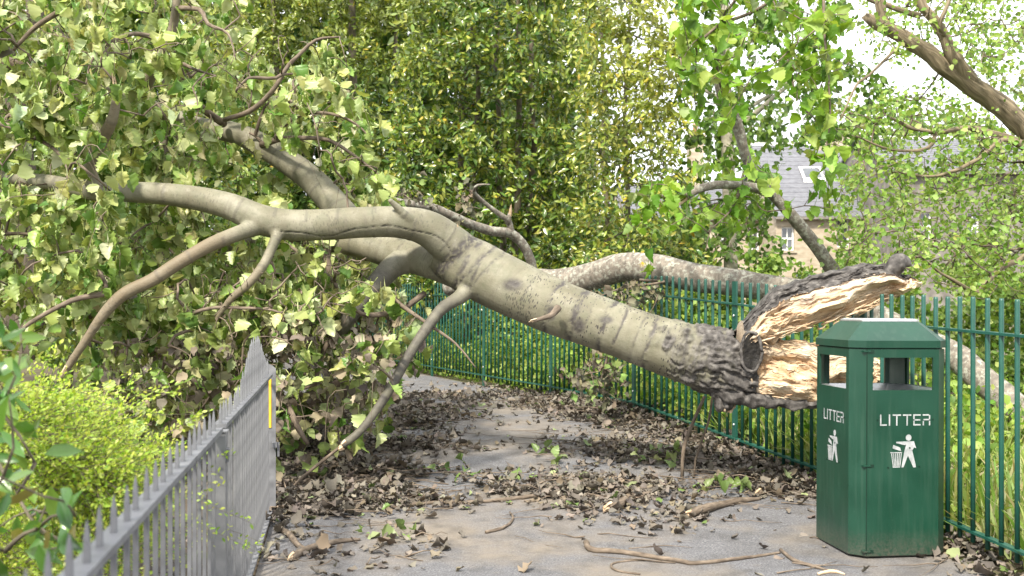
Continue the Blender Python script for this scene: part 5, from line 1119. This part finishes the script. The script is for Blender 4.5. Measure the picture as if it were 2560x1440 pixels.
link('leaf_mulch', mesh_np('mulch', np.stack([MX, MY, MZ], 1)[mu_], mv_.reshape(-1, 4), None, None, True), M_MULCH, None, 'matted grey-brown leaf mulch under the loose litter', 'leaf mulch', kind='stuff')
NL = 28000; n0 = NL * 5; x = rng.uniform(-2.6, 2.75, n0); y = rng.uniform(4.0, 14, n0); hv = heap(x, y); ok = rng.random(n0) < np.clip(hv, .004, 1.0) * .62
ok &= (x > np.array([path_left(v) for v in y]) - .8) & (x < np.interp(y, POST[::-1, 1], POST[::-1, 0]) + .35)
x, y, hv = x[ok], y[ok], hv[ok]; n = len(x); z = gz(x, y) + .016 + rng.random(n) ** 1.6 * .11 * np.clip(hv, .05, 1.0)
P = np.stack([x, y, z], 1); t = norm(np.stack([rng.normal(0, 1, n), rng.normal(0, 1, n), rng.normal(0, .16, n)], 1)); nn = UP + rng.normal(0, .24, (n, 3)); size = rng.uniform(.026, .07, n) + .05 * (rng.random(n) < .22) * rng.random(n)
DEADC = [(.145, .128, .11), (.175, .153, .128), (.11, .097, .085), (.20, .175, .145), (.17, .14, .10), (.22, .26, .13), (.13, .19, .06), (.21, .195, .16)]
col = palette(n, DEADC, [4, 4, 3, 2.2, 2, .4, .3, .4], .16, .15)
near = (y < 6.6) & (hv < .45) & (x > -1.2) & (x < 2.35)
ni = np.where(near)[0][:70]; rest = np.ones(n, bool); rest[ni] = False
g = rest; link('leaf_litter', leaf_mesh('litter', DEADL, P[g], t[g], nn[g], size[g], col[g]), M_DEAD, None, 'curled grey-brown dead leaves strewn over the path', 'leaf litter', kind='stuff')
single_leaves('dead_leaf', DEADL, P[ni] * [1, 1, 1], t[ni], nn[ni], size[ni], col[ni], M_DEAD, None, label='curled dead poplar leaf lying apart on the bare asphalt', cat='leaf', group='loose leaves on the asphalt')
print('litter', n)
# small twigs in the litter
tws = []
for k in range(900):
    while True:
        a, b = rng.uniform(-1.9, 2.4), rng.uniform(5.2, 12)
        if rng.random() < heap(np.array([a]), np.array([b]))[0] + .02: break
    an = rng.normal(0, .5) + (np.pi if rng.random() < .5 else 0); L = rng.uniform(.1, .7); n_ = 6; u = np.linspace(0, 1, n_); bend = rng.normal(0, .5)
    xx = a + np.cumsum(np.cos(an + bend * u)) * L / n_; yy = b + np.cumsum(np.sin(an + bend * u)) * L / n_; zz = gz(xx, yy) + .02 + rng.uniform(0, .09) * min(1, heap(np.array([a]), np.array([b]))[0]) + rng.normal(0, .006, n_)
    tws.append(np.column_stack([xx, yy, zz, np.linspace(rng.uniform(.002, .006), .0012, n_)]))
link('twig_litter', tubes_mesh('twigs', tws, 5), M_TWIG, None, 'thin broken twigs scattered among the dead leaves', 'twigs', kind='stuff')
def gpt(px, py, w, lift=0.0):
    d = 6.0
    for _ in range(30): d = (H - (float(gz((px - 1280) / F * d, d)) + .012 + lift)) * F / (py - HOR)
    X = (px - 1280) / F * d; return np.array([X, d, float(gz(X, d)) + .012 + lift, .5 * w * d / F])
STK = [('long thin bent stick lying on bare asphalt in the foreground', [(1465, 1362, 15), (1480, 1380, 15), (1560, 1386, 13), (1700, 1408, 12), (1740, 1412, 11), (1850, 1400, 9), (1950, 1384, 6)], False),
       ('short thin stick in front of the litter bin', [(1952, 1378, 9), (1985, 1405, 10), (2030, 1418, 9), (2068, 1428, 5)], False),
       ('thick grey stick with pale torn end at the litter edge', [(1722, 1294, 20), (1765, 1282, 24), (1800, 1270, 18), (1850, 1258, 16), (1900, 1250, 8)], True),
       ('short dark stick with orange cut end', [(1522, 1280, 22), (1550, 1270, 22), (1572, 1252, 20), (1600, 1246, 14), (1645, 1234, 12)], True),
       ('broken branch with pale cut end at the foot of the palisade', [(728, 1404, 20), (760, 1384, 18), (800, 1370, 16), (850, 1358, 13), (900, 1352, 7)], True),
       ('dark crooked stick against the end of the palisade', [(690, 1322, 10), (720, 1340, 16), (745, 1368, 14), (770, 1380, 9)], False),
       ('pale grey broken branch lying beside the bin and the railing', [(1895, 1240, 18), (1930, 1225, 22), (1970, 1205, 20), (2010, 1188, 20), (2040, 1170, 16)], True),
       ('thin curved twig at the bottom of the path', [(1600, 1438, 5), (1540, 1428, 6), (1530, 1412, 6), (1570, 1404, 5), (1625, 1402, 3)], False),
       ('slender stick lying across the middle of the litter', [(1215, 1334, 9), (1260, 1322, 8), (1282, 1300, 6), (1275, 1282, 4)], False),
       ('long slender stick among the leaves at mid path', [(960, 1275, 7), (1060, 1262, 9), (1200, 1258, 9), (1320, 1246, 10), (1400, 1232, 7)], False),
       ('pale wood splinter at the bottom edge beside the bin', [(2045, 1438, 7), (2080, 1432, 10), (2112, 1437, 4)], True)]
for lab, pts, brk in STK:
    C = np.array([gpt(a, b, c) for a, b, c in pts]); C[:, 2] += C[:, 3] * .9; C = resample(C, .02); C[:, :3] += .003 * np.stack([vnoise(C[:, :3] * 30 + k * 7) for k in range(3)], 1)
    t = thing('stick', C[0, :3] - [0, 0, C[0, 3]], lab, 'stick', 'broken sticks on the path')
    link('bark', tubes_mesh('stick', [C], 10), M_WOOD if 'splinter' in lab else M_TWIG, t)
    if brk and 'splinter' not in lab: broken_end(C[::-1], M_WOOD, t, .035)
# upright snapped branches leaning on the railing under the trunk
for lab, pts in (('thin snapped branch leaning under the trunk butt against the railing', [(1705, 1165, 7.5, 9), (1712, 1110, 7.5, 10), (1735, 1050, 7.5, 9), (1762, 990, 7.5, 8)]), ('second thin branch leaning under the trunk beside its twin', [(1735, 1160, 7.6, 5), (1755, 1100, 7.6, 6), (1772, 1050, 7.6, 6), (1782, 985, 7.6, 6)])):
    C = resample(curve(pts), .03); C[0, 2] = float(gz(C[0, 0], C[0, 1])); t = thing('snapped_branch', C[0, :3], lab, 'branch', 'branches leaning under the trunk'); link('bark', tubes_mesh('b', [C], 9), M_TWIG, t)
# fresh green leaf sprigs dropped on the litter
for lab, px, py, k in (('fresh green leaf sprig on the litter by the railing', 1620, 1140, 16), ('fresh green leaf sprig on the path below the trunk', 1380, 1135, 9), ('green leaf sprig lying beside the thick stick near the bin', 1820, 1215, 9), ('pale green leaf sprig on the dark litter left of the path', 1110, 1180, 7), ('green leaf sprig at the path edge in front of the crown', 980, 1310, 6)):
    c = gpt(px, py, 8, .05); t = thing('leaf_sprig', c[:3], lab, 'sprig', 'green sprigs on the litter'); P = c[:3] + rng.normal(0, 1, (k, 3)) * [.13, .16, .025]; tt, nn = orient(k, None, .1, 0, .8, (0, -.4, 1), .4)
    link('twig', tubes_mesh('twig', [resample(np.array([np.append(c[:3] - [.15, 0, .01], .003), np.append(c[:3], .0025), np.append(c[:3] + [.16, .05, 0], .0015)]), .04)], 5), M_TWIG, t)
    single_leaves('leaf', POPLAR, P, tt, nn, rng.uniform(.06, .10, k), palette(k, [(.17, .24, .08), (.22, .28, .11), (.12, .19, .05)]), M_LEAF, t, 4)

# ------------------------------------------------------------------ trees behind the viewer, whose shade covers the near path
def shade_tree(x, y, h, rad, lab):
    t = thing('park_tree', (x, y, 0), lab, 'tree', 'trees at the near end of the path'); TC = resample(np.array([[x, y, -.1, .3], [x + .1, y, h * .35, .24], [x, y + .1, h * .8, .1]]), .3); link('trunk', tubes_mesh('trunk', [TC], 12), M_BROWN, t)
    c = np.array([x, y, h * .64]); tg = norm(rng.normal(0, 1, (120, 3))) * (rng.random((120, 1)) ** .4) * [rad, rad, h * .36] + c
    cur = grow(TC[6:, :3], tg, lift=.05, step=.3, rtip=.006, rmax=.1); link('branches', tubes_mesh('branches', cur, 5), M_BROWN, t, kind='stuff')
    P, D = along(cur, 17, .2, .22); n = len(P); tt, nn = orient(n, D, .3, .2, .6, (0, 0, 1)); link('crown', leaf_mesh('crown', ROUND, P, tt, nn, rng.uniform(.16, .28, n), palette(n, [(.07, .16, .03), (.1, .2, .035)])), M_FRESH, t, kind='stuff')
shade_tree(-3.6, -4.2, 10.2, 3.0, 'leafy tree beside the near end of the path, left of the viewer')
shade_tree(1.6, -4.4, 10.6, 3.0, 'leafy tree beside the near end of the path, right of the viewer')
